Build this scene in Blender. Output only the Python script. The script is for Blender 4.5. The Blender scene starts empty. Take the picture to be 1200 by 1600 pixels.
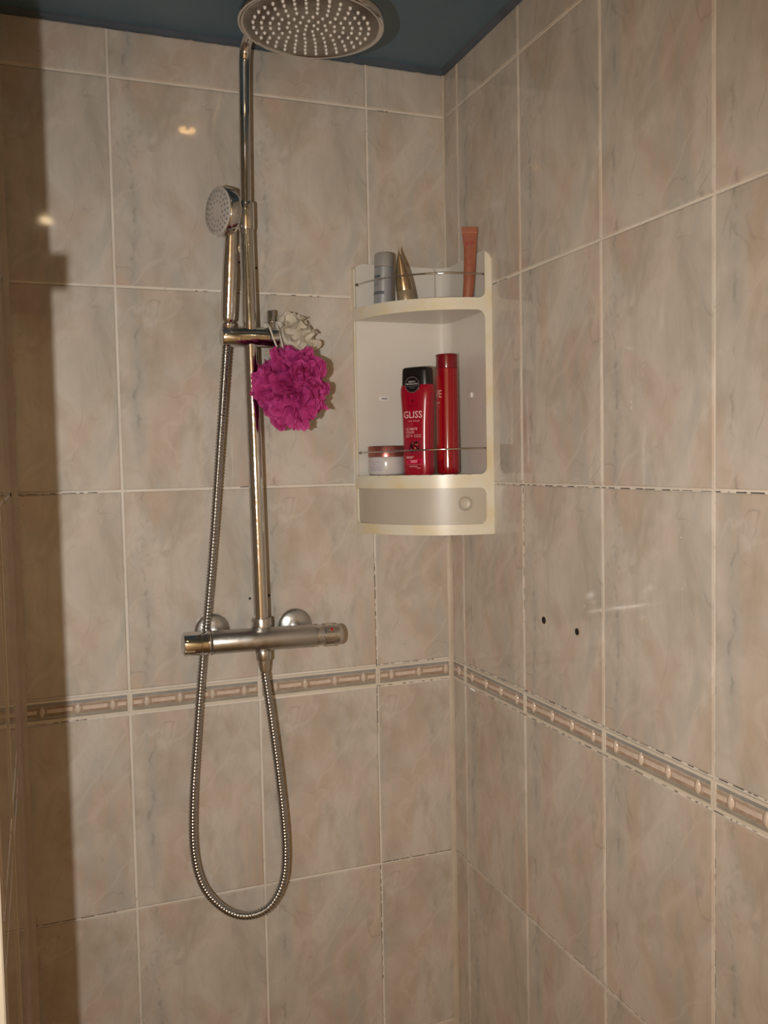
import bpy, bmesh, math, random
from math import sin, cos, pi, radians, sqrt
from mathutils import Vector, Matrix, noise
rnd = random.Random(7)
sc = bpy.context.scene
COL = sc.collection
ZB = 1.10          # height of the border's top edge above the floor
PI = pi

# ---------------------------------------------------------------- camera
yaw, pitch, roll = 0.36043, -0.05604, -0.01958
fwd = Vector((sin(yaw)*cos(pitch), cos(yaw)*cos(pitch), sin(pitch)))
r0 = Vector((cos(yaw), -sin(yaw), 0)); u0 = r0.cross(fwd)
cr = r0*cos(roll) + u0*sin(roll); cu = -r0*sin(roll) + u0*cos(roll)
CAM = Vector((-0.65467, -1.41664, 0.34018 + ZB))
cd = bpy.data.cameras.new('camera'); cam = bpy.data.objects.new('camera', cd); COL.objects.link(cam)
m = Matrix((cr, cu, -fwd)).transposed().to_4x4(); m.translation = CAM
cam.matrix_world = m
cd.lens = 1428.946*36/1600; cd.sensor_width = 36; cd.sensor_fit = 'AUTO'; cd.clip_start = 0.01
sc.camera = cam

# ---------------------------------------------------------------- world, flash, room lamps, added fill, exposure
w = bpy.data.worlds.new('world'); sc.world = w; w.use_nodes = True
w.node_tree.nodes['Background'].inputs[0].default_value = (0.10, 0.075, 0.05, 1)
w.node_tree.nodes['Background'].inputs[1].default_value = 0.3
FLASH_W = 36
fl = bpy.data.lights.new('camera_flash', 'SPOT'); fo = bpy.data.objects.new('camera_flash', fl); COL.objects.link(fo)
fl.energy = FLASH_W; fl.shadow_soft_size = 0.005; fl.spot_size = radians(98); fl.spot_blend = 1.0
fl.color = (1.0, 0.99, 0.965)
FP = CAM - cr*0.11 - cu*0.012
fo.location = FP
aim = (fwd*1.0 + cr*0.03 - cu*0.05).normalized()
fo.rotation_euler = aim.to_track_quat('-Z', 'Y').to_euler()
LAMPS = [(-0.370, -0.345, 0.35, 0.0), (-0.612, -1.16, 1.0, 0.0), (-0.06, -1.30, 1.0, 0.0), (-1.3, -1.2, 1.0, 0.0)]
CEIL = 0.9825 + ZB
for (x, y, k, e) in LAMPS:
    if e:
        L = bpy.data.lights.new('ceiling_lamp_light', 'POINT'); o = bpy.data.objects.new('ceiling_lamp_light', L); COL.objects.link(o)
        L.energy = e; L.shadow_soft_size = 0.02; L.color = (1.0, 0.72, 0.42); o.location = (x, y, CEIL-0.035)
rl = bpy.data.lights.new('ambient_fill_light', 'AREA'); ro = bpy.data.objects.new('ambient_fill_light', rl); COL.objects.link(ro)
rl.shape = 'SQUARE'; rl.size = 1.2; rl.energy = 40; ro.rotation_euler = Vector((-.35, -.75, -.55)).to_track_quat('-Z', 'Y').to_euler(); rl.color = (1.0, 0.72, 0.42); ro.location = (-1.25, -1.75, CEIL-0.45)  # added soft fill, turned at the front wall for warm bounce; no real fixture
vs = sc.view_settings
sc.display_settings.display_device = 'sRGB'
vs.view_transform = 'Standard'; vs.look = 'None'; vs.gamma = 1.0; vs.exposure = 0.0; vs.use_curve_mapping = False
sc.cycles.use_denoising = True
sc.cycles.max_bounces = 8; sc.cycles.caustics_reflective = False; sc.cycles.caustics_refractive = False
sc.cycles.sample_clamp_indirect = 3

# ---------------------------------------------------------------- material helpers
def srgb(r, g, b):
    f = lambda c: (c/12.92 if c <= 0.04045 else ((c+0.055)/1.055)**2.4)
    return (f(r/255), f(g/255), f(b/255), 1)
def mat(name, col=(0.5, 0.5, 0.5, 1), rough=0.5, metal=0.0, spec=0.5, **kw):
    M = bpy.data.materials.new(name); M.use_nodes = True
    b = M.node_tree.nodes['Principled BSDF']
    b.inputs['Base Color'].default_value = col if len(col) == 4 else (*col, 1)
    b.inputs['Roughness'].default_value = rough; b.inputs['Metallic'].default_value = metal
    b.inputs['Specular IOR Level'].default_value = spec
    for k, v in kw.items():
        b.inputs[k.replace('_', ' ')].default_value = v
    return M
class NT:
    def __init__(s, M): s.t = M.node_tree; s.b = s.t.nodes['Principled BSDF']
    def n(s, typ, **kw):
        x = s.t.nodes.new(typ)
        for k, v in kw.items():
            if k.startswith('i_'):
                key = k[2:].replace('_', ' ')
                key = int(key) if key.isdigit() else key
                x.inputs[key].default_value = v
            else: setattr(x, k, v)
        return x
    def l(s, a, b): s.t.links.new(a, b)
    def noise(s, vec, scale, detail=3, rough=0.55, dist=0.0):
        x = s.n('ShaderNodeTexNoise'); x.inputs['Scale'].default_value = scale
        x.inputs['Detail'].default_value = detail; x.inputs['Roughness'].default_value = rough
        x.inputs['Distortion'].default_value = dist
        if vec is not None: s.l(vec, x.inputs['Vector'])
        return x.outputs['Fac']
    def ramp(s, v, stops):
        x = s.n('ShaderNodeValToRGB'); e = x.color_ramp.elements
        while len(e) < len(stops): e.new(0.5)
        for el, (p, c) in zip(e, stops): el.position = p; el.color = c if len(c) == 4 else (*c, 1)
        s.l(v, x.inputs[0]); return x.outputs[0]
    def math(s, op, a, b=None, c=None, clamp=False):
        x = s.n('ShaderNodeMath', operation=op); x.use_clamp = clamp
        for i, v in enumerate((a, b, c)):
            if v is None: continue
            if isinstance(v, (int, float)): x.inputs[i].default_value = v
            else: s.l(v, x.inputs[i])
        return x.outputs[0]
    def mix(s, f, a, b, blend='MIX'):
        x = s.n('ShaderNodeMix', data_type='RGBA', blend_type=blend)
        for i, v in ((0, f), (6, a), (7, b)):
            if isinstance(v, (int, float)): x.inputs[i].default_value = v
            elif isinstance(v, tuple): x.inputs[i].default_value = v if len(v) == 4 else (*v, 1)
            else: s.l(v, x.inputs[i])
        return x.outputs[2]
    def bump(s, h, strength, dist):
        x = s.n('ShaderNodeBump'); x.inputs['Strength'].default_value = strength; x.inputs['Distance'].default_value = dist
        s.l(h, x.inputs['Height']); s.l(x.outputs[0], s.b.inputs['Normal'])
    def mapping(s, vec, scale=(1, 1, 1), loc=(0, 0, 0), rot=(0, 0, 0)):
        x = s.n('ShaderNodeMapping'); x.inputs['Scale'].default_value = scale
        x.inputs['Location'].default_value = loc; x.inputs['Rotation'].default_value = rot
        s.l(vec, x.inputs['Vector']); return x.outputs[0]

def tile_material():
    M = mat('marbled_ceramic', rough=0.05, spec=0.5); N = NT(M)
    tc = N.n('ShaderNodeTexCoord').outputs['Object']; oi = N.n('ShaderNodeObjectInfo')
    q = N.math('FLOOR', N.math('MULTIPLY', oi.outputs['Random'], 3.0))
    off = N.n('ShaderNodeCombineXYZ'); N.l(N.math('MULTIPLY', q, 3.7), off.inputs[1])
    add = N.n('ShaderNodeVectorMath', operation='ADD'); N.l(tc, add.inputs[0]); N.l(off.outputs[0], add.inputs[1])
    v = add.outputs[0]
    tilt = N.mapping(v, scale=(1.0, 1.0, 0.62), rot=(0, radians(32), 0))
    cloud = N.noise(tilt, 11, 5, 0.6, 0.7)
    base = N.ramp(cloud, [(0.30, (0.46, 0.405, 0.34)), (0.45, (0.56, 0.50, 0.43)), (0.57, (0.62, 0.56, 0.49)), (0.72, (0.51, 0.44, 0.36))])
    pk = N.noise(N.mapping(tilt, loc=(3.1, 0, 1.7)), 8.5, 3, 0.55, 0.5)
    base = N.mix(N.ramp(pk, [(0.50, (0, 0, 0)), (0.70, (0.8,)*3)]), base, (0.57, 0.42, 0.32))
    br = N.noise(N.mapping(tilt, loc=(8.1, 0, 4.7)), 14, 4, 0.6, 0.6)
    base = N.mix(N.ramp(br, [(0.52, (0, 0, 0)), (0.74, (0.75,)*3)]), base, (0.42, 0.35, 0.265))
    gy = N.noise(N.mapping(v, scale=(1, 1, 0.30), loc=(1.3, 0, 6.2)), 17, 4, 0.6, 0.9)
    base = N.mix(N.ramp(gy, [(0.52, (0, 0, 0)), (0.70, (0.75,)*3)]), base, (0.47, 0.455, 0.41))
    # the print's grey upright streak near one edge, with a dark crackle line in it
    sep = N.n('ShaderNodeSeparateXYZ'); N.l(tc, sep.inputs[0])
    wob = N.math('MULTIPLY', N.math('SUBTRACT', N.noise(N.mapping(v, scale=(.01, 1, 1)), 14, 3, 0.6), 0.5), 0.055)
    xs_ = N.math('ADD', N.math('ADD', sep.outputs[0], 0.072), wob)
    ax_ = N.math('ABSOLUTE', xs_)
    zm = N.ramp(N.noise(N.mapping(v, scale=(.2, 1, 1), loc=(2, 0, 9)), 12, 2), [(0.40, (0, 0, 0)), (0.56, (1, 1, 1))])
    band = N.mix(1.0, N.ramp(ax_, [(0.0, (.75,)*3), (0.016, (0, 0, 0))]), zm, 'MULTIPLY')
    base = N.mix(band, base, (0.44, 0.425, 0.385))
    wob2 = N.math('MULTIPLY', N.math('SUBTRACT', N.noise(v, 60, 4, 0.7), 0.5), 0.016)
    crk = N.mix(1.0, N.ramp(N.math('ABSOLUTE', N.math('ADD', xs_, wob2)), [(0.0, (.42,)*3), (0.0016, (0, 0, 0))]), N.ramp(N.noise(v, 30, 2), [(0.48, (0, 0, 0)), (0.58, (1, 1, 1))]), 'MULTIPLY')
    base = N.mix(crk, base, (0.24, 0.21, 0.18))
    # fine crackle veins, dark and pale
    d = N.math('ABSOLUTE', N.math('SUBTRACT', N.noise(N.mapping(v, scale=(1.3, 1, 0.8)), 9, 2.6, 0.55, 0.5), 0.5))
    msk = N.ramp(N.noise(v, 16, 2), [(0.5, (0, 0, 0)), (0.64, (1, 1, 1))])
    vein = N.mix(1.0, N.ramp(d, [(0.0, (1, 1, 1)), (0.009, (0, 0, 0))]), msk, 'MULTIPLY')
    base = N.mix(N.math('MULTIPLY', vein, 0.36), base, (0.27, 0.22, 0.175))
    d2 = N.math('ABSOLUTE', N.math('SUBTRACT', N.noise(N.mapping(tilt, loc=(5, 0, 5), scale=(0.7, 1, 1.6)), 8, 3, 0.5, 0.5), 0.5))
    base = N.mix(N.math('MULTIPLY', N.ramp(d2, [(0.0, (1, 1, 1)), (0.02, (0, 0, 0))]), 0.35), base, (0.67, 0.60, 0.53))
    N.l(base, N.b.inputs['Base Color'])
    N.l(N.ramp(N.noise(tc, 25, 2), [(0.3, (0.035,)*3), (0.7, (0.075,)*3)]), N.b.inputs['Roughness'])
    N.bump(N.noise(tc, 22, 1), 0.05, 0.002)
    return M
def grout_material():
    M = mat('pale_grout', rough=0.75, spec=0.25); N = NT(M)
    tc = N.n('ShaderNodeTexCoord').outputs['Object']
    base = N.ramp(N.noise(tc, 9, 4), [(0.3, (0.66, 0.59, 0.50)), (0.6, (0.78, 0.71, 0.62))])
    st = N.ramp(N.noise(tc, 55, 4, 0.7), [(0.60, (0, 0, 0)), (0.72, (1, 1, 1))])
    base = N.mix(N.math('MULTIPLY', st, 0.45), base, (0.26, 0.19, 0.13))
    N.l(base, N.b.inputs['Base Color']); N.bump(N.noise(tc, 400, 2), 0.3, 0.0005)
    return M
def noisy(name, c1, c2, scale=8, rough=0.4, metal=0.0, spec=0.5, bump=0.0, bs=200, **kw):
    M = mat(name, c1, rough, metal, spec, **kw); N = NT(M)
    tc = N.n('ShaderNodeTexCoord').outputs['Object']
    N.l(N.ramp(N.noise(tc, scale, 4), [(0.35, c1), (0.65, c2)]), N.b.inputs['Base Color'])
    if bump: N.bump(N.noise(tc, bs, 2), bump, 0.001)
    return M
TILE = tile_material(); GROUT = grout_material()
def chrome_material(name, lo, hi, scale, base=(0.66, 0.66, 0.66), stain=0.0):
    M = mat(name, base, lo, 1.0); N = NT(M)
    tc = N.n('ShaderNodeTexCoord').outputs['Object']
    f = N.noise(tc, scale, 5, 0.7)
    N.l(N.ramp(f, [(0.42, (lo,)*3), (0.68, (hi,)*3)]), N.b.inputs['Roughness'])
    if stain:
        N.l(N.mix(N.ramp(f, [(0.45, (0, 0, 0)), (0.7, (stain,)*3)]), base, (0.50, 0.48, 0.45)), N.b.inputs['Base Color'])
    return M
CHROME = chrome_material('polished_chrome', 0.05, 0.10, 60)
LIMED = chrome_material('limescaled_chrome', 0.20, 0.38, 110, (0.60, 0.585, 0.56), 0.8)
MATTEC = chrome_material('furred_chrome', 0.28, 0.44, 70, (0.54, 0.53, 0.51), 0.5)
WORN = chrome_material('water_marked_chrome', 0.07, 0.24, 140, (0.66, 0.655, 0.65), 0.4)
HEADFACE = noisy('limescaled_plate', (0.24, 0.22, 0.20, 1), (0.36, 0.33, 0.30, 1), 45, 0.28, 1.0)
DARK = mat('dark_hole', (0.012, 0.010, 0.008, 1), 0.8)
RUBBER = noisy('grey_rubber', (0.20, 0.18, 0.16, 1), (0.27, 0.25, 0.22, 1), 60, 0.5)
NOZZLE = mat('clear_rubber_nozzle', (0.72, 0.69, 0.64, 1), 0.25, 0.0, 0.7)
SPRAY = noisy('pale_spray_plate', (0.50, 0.46, 0.42, 1), (0.56, 0.52, 0.47, 1), 30, 0.35)
PAINT = noisy('blue_grey_ceiling_paint', srgb(84, 111, 127), srgb(94, 120, 135), 6, 0.45, bump=0.12, bs=45)
PAINT2 = noisy('grey_sealant_paint', srgb(70, 80, 92), srgb(80, 90, 102), 16, 0.5, bump=0.3, bs=70)
SEAL = noisy('silicone_bead', srgb(205, 193, 175), srgb(190, 176, 156), 14, 0.45)
PLAST = noisy('cream_plastic', srgb(226, 218, 198), srgb(218, 207, 184), 7, 0.28, bump=0.04, bs=40)
def yellowed():
    M = mat('yellowed_cream_plastic', srgb(225, 217, 196), 0.30); N = NT(M)
    tc = N.n('ShaderNodeTexCoord').outputs['Object']
    n1 = N.noise(tc, 13, 3, 0.6, 0.3)
    base = N.mix(N.ramp(n1, [(0.46, (0, 0, 0)), (0.68, (0.75, 0.75, 0.75))]), srgb(226, 219, 200), srgb(220, 200, 146))
    N.l(base, N.b.inputs['Base Color']); return M
YPLAST = yellowed()
PANELP = noisy('white_plastic', srgb(222, 217, 208), srgb(214, 207, 196), 5, 0.33)
FROST = noisy('frosted_plastic', srgb(190, 181, 166), srgb(184, 174, 158), 12, 0.35)
LISTB = noisy('blue_grey_glaze', srgb(142, 142, 142), srgb(160, 157, 152), 40, 0.2)
LISTO = noisy('olive_grey_glaze', srgb(150, 143, 130), srgb(168, 160, 146), 40, 0.2)
LISTR = noisy('brown_line_glaze', srgb(160, 136, 116), srgb(184, 162, 142), 90, 0.2)
LISTC = noisy('tan_glaze', srgb(178, 158, 138), srgb(194, 176, 158), 60, 0.2)
LISTP = noisy('pink_marble_glaze', srgb(204, 182, 164), srgb(224, 206, 190), 55, 0.12)
LISTW = noisy('cream_edge_glaze', srgb(214, 203, 186), srgb(224, 214, 198), 30, 0.2)
BEAD = noisy('cream_bead_glaze', srgb(200, 182, 164), srgb(214, 197, 180), 60, 0.12)
WHITEF = noisy('white_door_frame', srgb(205, 196, 178), srgb(196, 184, 162), 6, 0.35)

# ---------------------------------------------------------------- mesh helpers
class MB:
    def __init__(s): s.v = []; s.f = []; s.m = []; s.mats = []
    def mi(s, M):
        if M not in s.mats: s.mats.append(M)
        return s.mats.index(M)
    def add(s, vs, fs, M):
        b = len(s.v); s.v += [tuple(p) for p in vs]; k = s.mi(M)
        for f in fs: s.f.append(tuple(i+b for i in f)); s.m.append(k)
    def box(s, lo, hi, M, rot=None, c=None):
        x0, y0, z0 = lo; x1, y1, z1 = hi
        vs = [Vector(p) for p in ((x0,y0,z0),(x1,y0,z0),(x1,y1,z0),(x0,y1,z0),(x0,y0,z1),(x1,y0,z1),(x1,y1,z1),(x0,y1,z1))]
        if rot: vs = [rot @ (p-c) + c for p in vs]
        s.add(vs, [(0,3,2,1),(4,5,6,7),(0,1,5,4),(1,2,6,5),(2,3,7,6),(3,0,4,7)], M)
    def lathe(s, prof, M, origin=(0,0,0), axis=(0,0,1), seg=24, mats=None, sx=1, sy=1, xref=None):
        """prof: (radius, height) along axis"""
        O = Vector(origin); A = Vector(axis).normalized()
        X = A.orthogonal().normalized() if xref is None else (Vector(xref) - A*A.dot(Vector(xref))).normalized(); Y = A.cross(X)
        rings = []; b = len(s.v)
        for (r, h) in prof:
            if r <= 1e-7: rings.append([len(s.v)]); s.v.append(tuple(O+A*h))
            else:
                rings.append(list(range(len(s.v), len(s.v)+seg)))
                for k in range(seg):
                    t = 2*PI*k/seg; s.v.append(tuple(O + A*h + X*(r*sx*cos(t)) + Y*(r*sy*sin(t))))
        for i in range(len(rings)-1):
            a, c = rings[i], rings[i+1]; mm = s.mi(mats[i] if mats else M)
            for k in range(seg):
                k2 = (k+1) % seg
                if len(a) == 1 and len(c) == 1: continue
                if len(a) == 1: s.f.append((a[0], c[k2], c[k])[::-1] if False else (a[0], c[k], c[k2])[::-1])
                elif len(c) == 1: s.f.append((a[k], a[k2], c[0]))
                else: s.f.append((a[k], a[k2], c[k2], c[k]))
                s.m.append(mm)
    def tube(s, pts, r, M, seg=10, caps=True):
        """swept tube; r number or list"""
        P = [Vector(p) for p in pts]; n = len(P)
        R = r if isinstance(r, (list, tuple)) else [r]*n
        T = [(P[min(i+1, n-1)] - P[max(i-1, 0)]).normalized() for i in range(n)]
        X = T[0].orthogonal().normalized(); b = len(s.v)
        for i in range(n):
            X = (X - T[i]*X.dot(T[i])).normalized(); Y = T[i].cross(X)
            for k in range(seg):
                t = 2*PI*k/seg; s.v.append(tuple(P[i] + (X*cos(t)+Y*sin(t))*R[i]))
        mm = s.mi(M)
        for i in range(n-1):
            for k in range(seg):
                a = b+i*seg; k2 = (k+1) % seg
                s.f.append((a+k, a+k2, a+seg+k2, a+seg+k)); s.m.append(mm)
        if caps:
            s.f.append(tuple(b+k for k in range(seg))[::-1]); s.m.append(mm)
            s.f.append(tuple(b+(n-1)*seg+k for k in range(seg))); s.m.append(mm)
    def mesh(s, name, smooth=False, auto=None):
        me = bpy.data.meshes.new(name); me.from_pydata(s.v, [], s.f)
        for M in s.mats: me.materials.append(M)
        me.polygons.foreach_set('material_index', s.m)
        if smooth or auto: me.polygons.foreach_set('use_smooth', [True]*len(s.f))
        me.update()
        bm = bmesh.new(); bm.from_mesh(me); bmesh.ops.recalc_face_normals(bm, faces=bm.faces)
        if auto:
            for e in bm.edges:
                if len(e.link_faces) == 2 and e.calc_face_angle(0) > radians(auto): e.smooth = False
        bm.to_mesh(me); bm.free()
        return me
def link(name, me, parent=None, loc=None):
    o = bpy.data.objects.new(name, me); COL.objects.link(o)
    if loc is not None: o.location = loc
    if parent: o.parent = parent
    return o
def obj(name, mb, parent=None, smooth=False, auto=None, loc=None):
    return link(name, mb.mesh(name, smooth, auto), parent, loc)
def tag(o, label=None, cat=None, group=None, kind=None):
    for k, v in (('label', label), ('category', cat), ('group', group), ('kind', kind)):
        if v: o[k] = v
    return o
def thing(name, label, cat, loc=(0, 0, 0), rz=0, group=None):
    o = bpy.data.objects.new(name, None); COL.objects.link(o); o.location = loc; o.rotation_euler = (0, 0, rz)
    o.empty_display_size = 0.02
    return tag(o, label, cat, group)
def spline(pts, n=12):
    """Catmull-Rom through pts"""
    P = [Vector(p) for p in pts]; P = [P[0]*2-P[1]] + P + [P[-1]*2-P[-2]]; out = []
    for i in range(1, len(P)-2):
        a, b, c, d = P[i-1:i+3]
        for k in range(n):
            t = k/n
            out.append(0.5*((2*b) + (c-a)*t + (2*a-5*b+4*c-d)*t*t + (3*b-a-3*c+d)*t*t*t))
    out.append(P[-2]); return out
def resample(pts, step):
    out = [pts[0]]; acc = 0.0; L = [0.0]
    for i in range(1, len(pts)): L.append(L[-1] + (pts[i]-pts[i-1]).length)
    n = max(2, int(L[-1]/step)); j = 0; res = []
    for k in range(n+1):
        t = L[-1]*k/n
        while j < len(pts)-2 and L[j+1] < t: j += 1
        f = (t-L[j])/max(1e-9, L[j+1]-L[j]); res.append(pts[j].lerp(pts[j+1], min(1, f)))
    return res
def text_mesh(body, size, bold=0.0, spacing=1.0):
    c = bpy.data.curves.new('lettering', 'FONT'); c.body = body; c.size = size; c.offset = bold; c.resolution_u = 2
    c.align_x = 'CENTER'; c.align_y = 'CENTER'; c.space_character = spacing
    o = bpy.data.objects.new('lettering', c); COL.objects.link(o)
    dg = bpy.context.evaluated_depsgraph_get()
    me = bpy.data.meshes.new_from_object(o.evaluated_get(dg))
    vs = [tuple(v.co) for v in me.vertices]; fs = [tuple(p.vertices) for p in me.polygons]
    bpy.data.objects.remove(o); bpy.data.meshes.remove(me)
    return vs, fs

# ---------------------------------------------------------------- the shell
W, H, B = 0.2, 0.3025, 0.03576
XL = -0.6926                      # left wall's face
YE = -0.684                       # where the left wall ends towards the bathroom
G = 0.0018                        # half a joint
floor = MB(); floor.box((-2.0, -2.7, -0.05), (0.05, 0.05, 0.0), noisy('beige_floor_tile', srgb(150, 130, 108), srgb(164, 145, 122), 5, 0.3))
tag(obj('floor', floor), 'beige tiled bathroom floor', kind='structure')
cl = MB(); cl.box((-2.0, -2.7, CEIL), (0.05, 0.05, CEIL+0.05), PAINT)
tag(obj('ceiling', cl), 'blue-grey painted ceiling', kind='structure')
for nm, lo, hi in (('wall_front', (-2.0, -2.75, 0), (0.0, -2.7, CEIL)), ('wall_side', (-2.05, -2.7, 0), (-2.0, YE, CEIL)),
                   ('wall_partition', (-2.0, YE, 0), (-0.74, YE+0.05, CEIL))):
    b = MB(); b.box(lo, hi, noisy(nm+'_plaster', srgb(196, 186, 170), srgb(188, 176, 158), 3, 0.5)); tag(obj(nm, b), kind='structure')

# rows of tiles, heights measured from the border's top
zt = 0.9770
ROWS = [(3*H, zt), (2*H, 3*H), (H, 2*H), (0, H), (-B-H, -B), (-B-2*H, -B-H), (-B-3*H, -B-2*H), (-ZB, -B-3*H)]
tile_cache = {}
def tile_mesh(w, h):
    k = (round(w, 4), round(h, 4))
    if k in tile_cache: return tile_cache[k]
    b = MB(); hw, hh = w/2-G, h/2-G; c = 0.0016; d = 0.0012
    o = [(-hw, 0.002, -hh), (hw, 0.002, -hh), (hw, 0.002, hh), (-hw, 0.002, hh)]
    e = [(-hw, -d*0.25, -hh), (hw, -d*0.25, -hh), (hw, -d*0.25, hh), (-hw, -d*0.25, hh)]
    g = [(-hw+c, -d, -hh+c), (hw-c, -d, -hh+c), (hw-c, -d, hh-c), (-hw+c, -d, hh-c)]
    fs = [(8, 9, 10, 11)]
    for i in range(4):
        j = (i+1) % 4; fs += [(i, j, 4+j, 4+i), (4+i, 4+j, 8+j, 8+i)]
    b.add(o+e+g, fs, TILE); me = b.mesh('tile'); 
    me.polygons.foreach_set('use_smooth', [False]*len(me.polygons))
    tile_cache[k] = me; return me
def bead_mesh(wd, ht):
    b = MB(); n = 12; vs = [(0, -0.0030, 0)]
    for rr, dd in ((0.55, -0.0024), (0.85, -0.0012), (1.0, 0.0012)):
        for k in range(n):
            t = 2*PI*k/n; x, z = cos(t), sin(t)
            z = math.copysign(abs(z)**1.0, z); x = x*(1-0.25*abs(z))
            vs.append((x*wd/2*rr, dd, z*ht/2*rr))
    fs = [(0, 1+k, 1+(k+1) % n) for k in range(n)]
    for r in range(2):
        for k in range(n):
            a = 1+r*n; fs.append((a+k, a+n+k, a+n+(k+1) % n, a+(k+1) % n))
    b.add(vs, fs, BEAD); return b.mesh('oval_bead', smooth=True)
BEADM = bead_mesh(0.0105, 0.0185)
inlay_cache = {}
def inlay_mesh(w):
    k = round(w, 3)
    if k in inlay_cache: return inlay_cache[k]
    b = MB(); h = 0.0074; hw, hh = w/2, h/2
    vs = [(-hw, 0.001, -hh), (hw, 0.001, -hh), (hw, 0.001, hh), (-hw, 0.001, hh), (-hw+.001, -0.0010, -hh+.0012), (hw-.001, -0.0010, -hh+.0012), (hw-.001, -0.0010, hh-.0012), (-hw+.001, -0.0010, hh-.0012)]
    b.add(vs, [(4,5,6,7)] + [(i, (i+1) % 4, 4+(i+1) % 4, 4+i) for i in range(4)], LISTP)
    inlay_cache[k] = b.mesh('pink_inlay'); return inlay_cache[k]
# border profile: (height, proudness, material of the strip below it)
BP = [(0.0164, 0.000, LISTW), (0.0160, -0.0018, LISTW), (0.0128, -0.0020, LISTW), (0.0126, -0.0008, LISTB), (0.0078, -0.0005, LISTC), (0.0062, -0.0016, LISTR),
      (0.0054, -0.0007, LISTC), (0.0046, -0.0014, LISTR), (0.0036, -0.0004, LISTR), (-0.0036, -0.0004, LISTR), (-0.0046, -0.0014, LISTC), (-0.0054, -0.0007, LISTR),
      (-0.0062, -0.0016, LISTC), (-0.0074, -0.0005, LISTO), (-0.0092, -0.0014, LISTO), (-0.0122, -0.0008, LISTW), (-0.0124, -0.0020, LISTW), (-0.0158, -0.0018, LISTW), (-0.0164, 0.0, LISTW)]
border_cache = {}
def border_mesh(w):
    k = round(w, 4)
    if k in border_cache: return border_cache[k]
    b = MB(); hw = w/2-G*0.8
    for i in range(len(BP)-1):
        (z0, y0, M), (z1, y1, _) = BP[i], BP[i+1]
        e = 0.004
        b.add([(-hw, y0, z0), (hw, y0, z0), (hw, y1, z1), (-hw, y1, z1)], [(0, 1, 2, 3)], M)
    for sx in (-1, 1):
        # cream end strips
        b.add([(sx*hw, -0.0021, 0.0158), (sx*(hw-0.0022), -0.0021, 0.0158), (sx*(hw-0.0022), -0.0021, -0.0158), (sx*hw, -0.0021, -0.0158),
               (sx*hw, 0.001, 0.0158), (sx*hw, 0.001, -0.0158), (sx*(hw-0.0022), 0.001, 0.0158), (sx*(hw-0.0022), 0.001, -0.0158)], [(0, 1, 2, 3), (0, 3, 5, 4), (1, 6, 7, 2)], LISTW)
    border_cache[k] = b.mesh('border_tile'); return border_cache[k]

def tile_wall(name, cols, place, rz, slab, label, phase):
    """cols: list of (s0, s1) along the wall; place(s, z) gives world position of the face"""
    b = MB(); b.box(*slab, GROUT); wall = tag(obj(name, b), label, kind='structure')
    for (s0, s1) in cols:
        s0, s1 = min(s0, s1), max(s0, s1)
        for (z0, z1) in ROWS:
            o = link('tile', tile_mesh(s1-s0, z1-z0), wall, place((s0+s1)/2, (z0+z1)/2+ZB))
            o.rotation_euler = (rnd.uniform(-.0012, .0012), 0, rz+rnd.uniform(-.0012, .0012))
        if name == 'wall_left':
            o = link('tile', tile_mesh(s1-s0, B), wall, place((s0+s1)/2, -B/2+ZB)); o.rotation_euler = (0, 0, rz); continue
        bt = link('border_tile', border_mesh(s1-s0), wall, place((s0+s1)/2, -B/2+ZB)); bt.rotation_euler = (0, 0, rz)
        sg = phase[1]
        # beads every 50 mm counted from the full tile's edge, inlays between them
        full = phase[0]; ks = []
        sgn = 1
        lo = s0; hi = s1; a = full + math.floor((lo-full)/W)*W
        cand = [a+W*j/4+0.025 for j in range(0, 9)]
        beads = [c for c in cand if lo+0.006 < c < hi-0.006]
        mid = (s0+s1)/2
        flip = phase[1]
        for c in beads:
            o = link('oval_bead', BEADM, bt, ((c-mid)*flip, -0.0006, 0))
        xs = [lo+0.0042-0.0064] + beads + [hi-0.0042+0.0064]
        for i in range(len(xs)-1):
            a0, a1 = xs[i]+0.0064, xs[i+1]-0.0064
            if a1-a0 > 0.006:
                link('pink_inlay', inlay_mesh(a1-a0), bt, (((a0+a1)/2-mid)*flip, -0.0003, 0))
    return wall
cC, dD = 0.13796, 0.05208
bcols = [(-cC, 0), (-cC-W, -cC), (-cC-2*W, -cC-W), (XL, -cC-2*W)]
wall_back = tile_wall('wall_back', bcols, lambda s, z: (s, 0, z), 0, ((XL-0.05, 0.0007, 0), (0.05, 0.06, CEIL)),
                      'back wall of beige marbled tiles behind the shower rail', (-cC, 1))
rcols = [(-dD, 0)] + [(-dD-W*(i+1), -dD-W*i) for i in range(6)]
wall_right = tile_wall('wall_right', rcols, lambda s, z: (0, s, z), -PI/2, ((0.0007, -2.7, 0), (0.06, 0.0007, CEIL)),
                       'right wall of beige marbled tiles with two drilled holes', (-dD, -1))
lcols = [(-0.10, 0)] + [(-0.10-W*(i+1), -0.10-W*i) for i in range(2)] + [(YE, -0.50)]
wall_left = tile_wall('wall_left', lcols, lambda s, z: (XL, s, z), PI/2, ((XL-0.045, YE, 0), (XL-0.0007, 0.0, CEIL)),
                      'short left wall of beige tiles at the shower entrance', (-0.10, 1))

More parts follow.
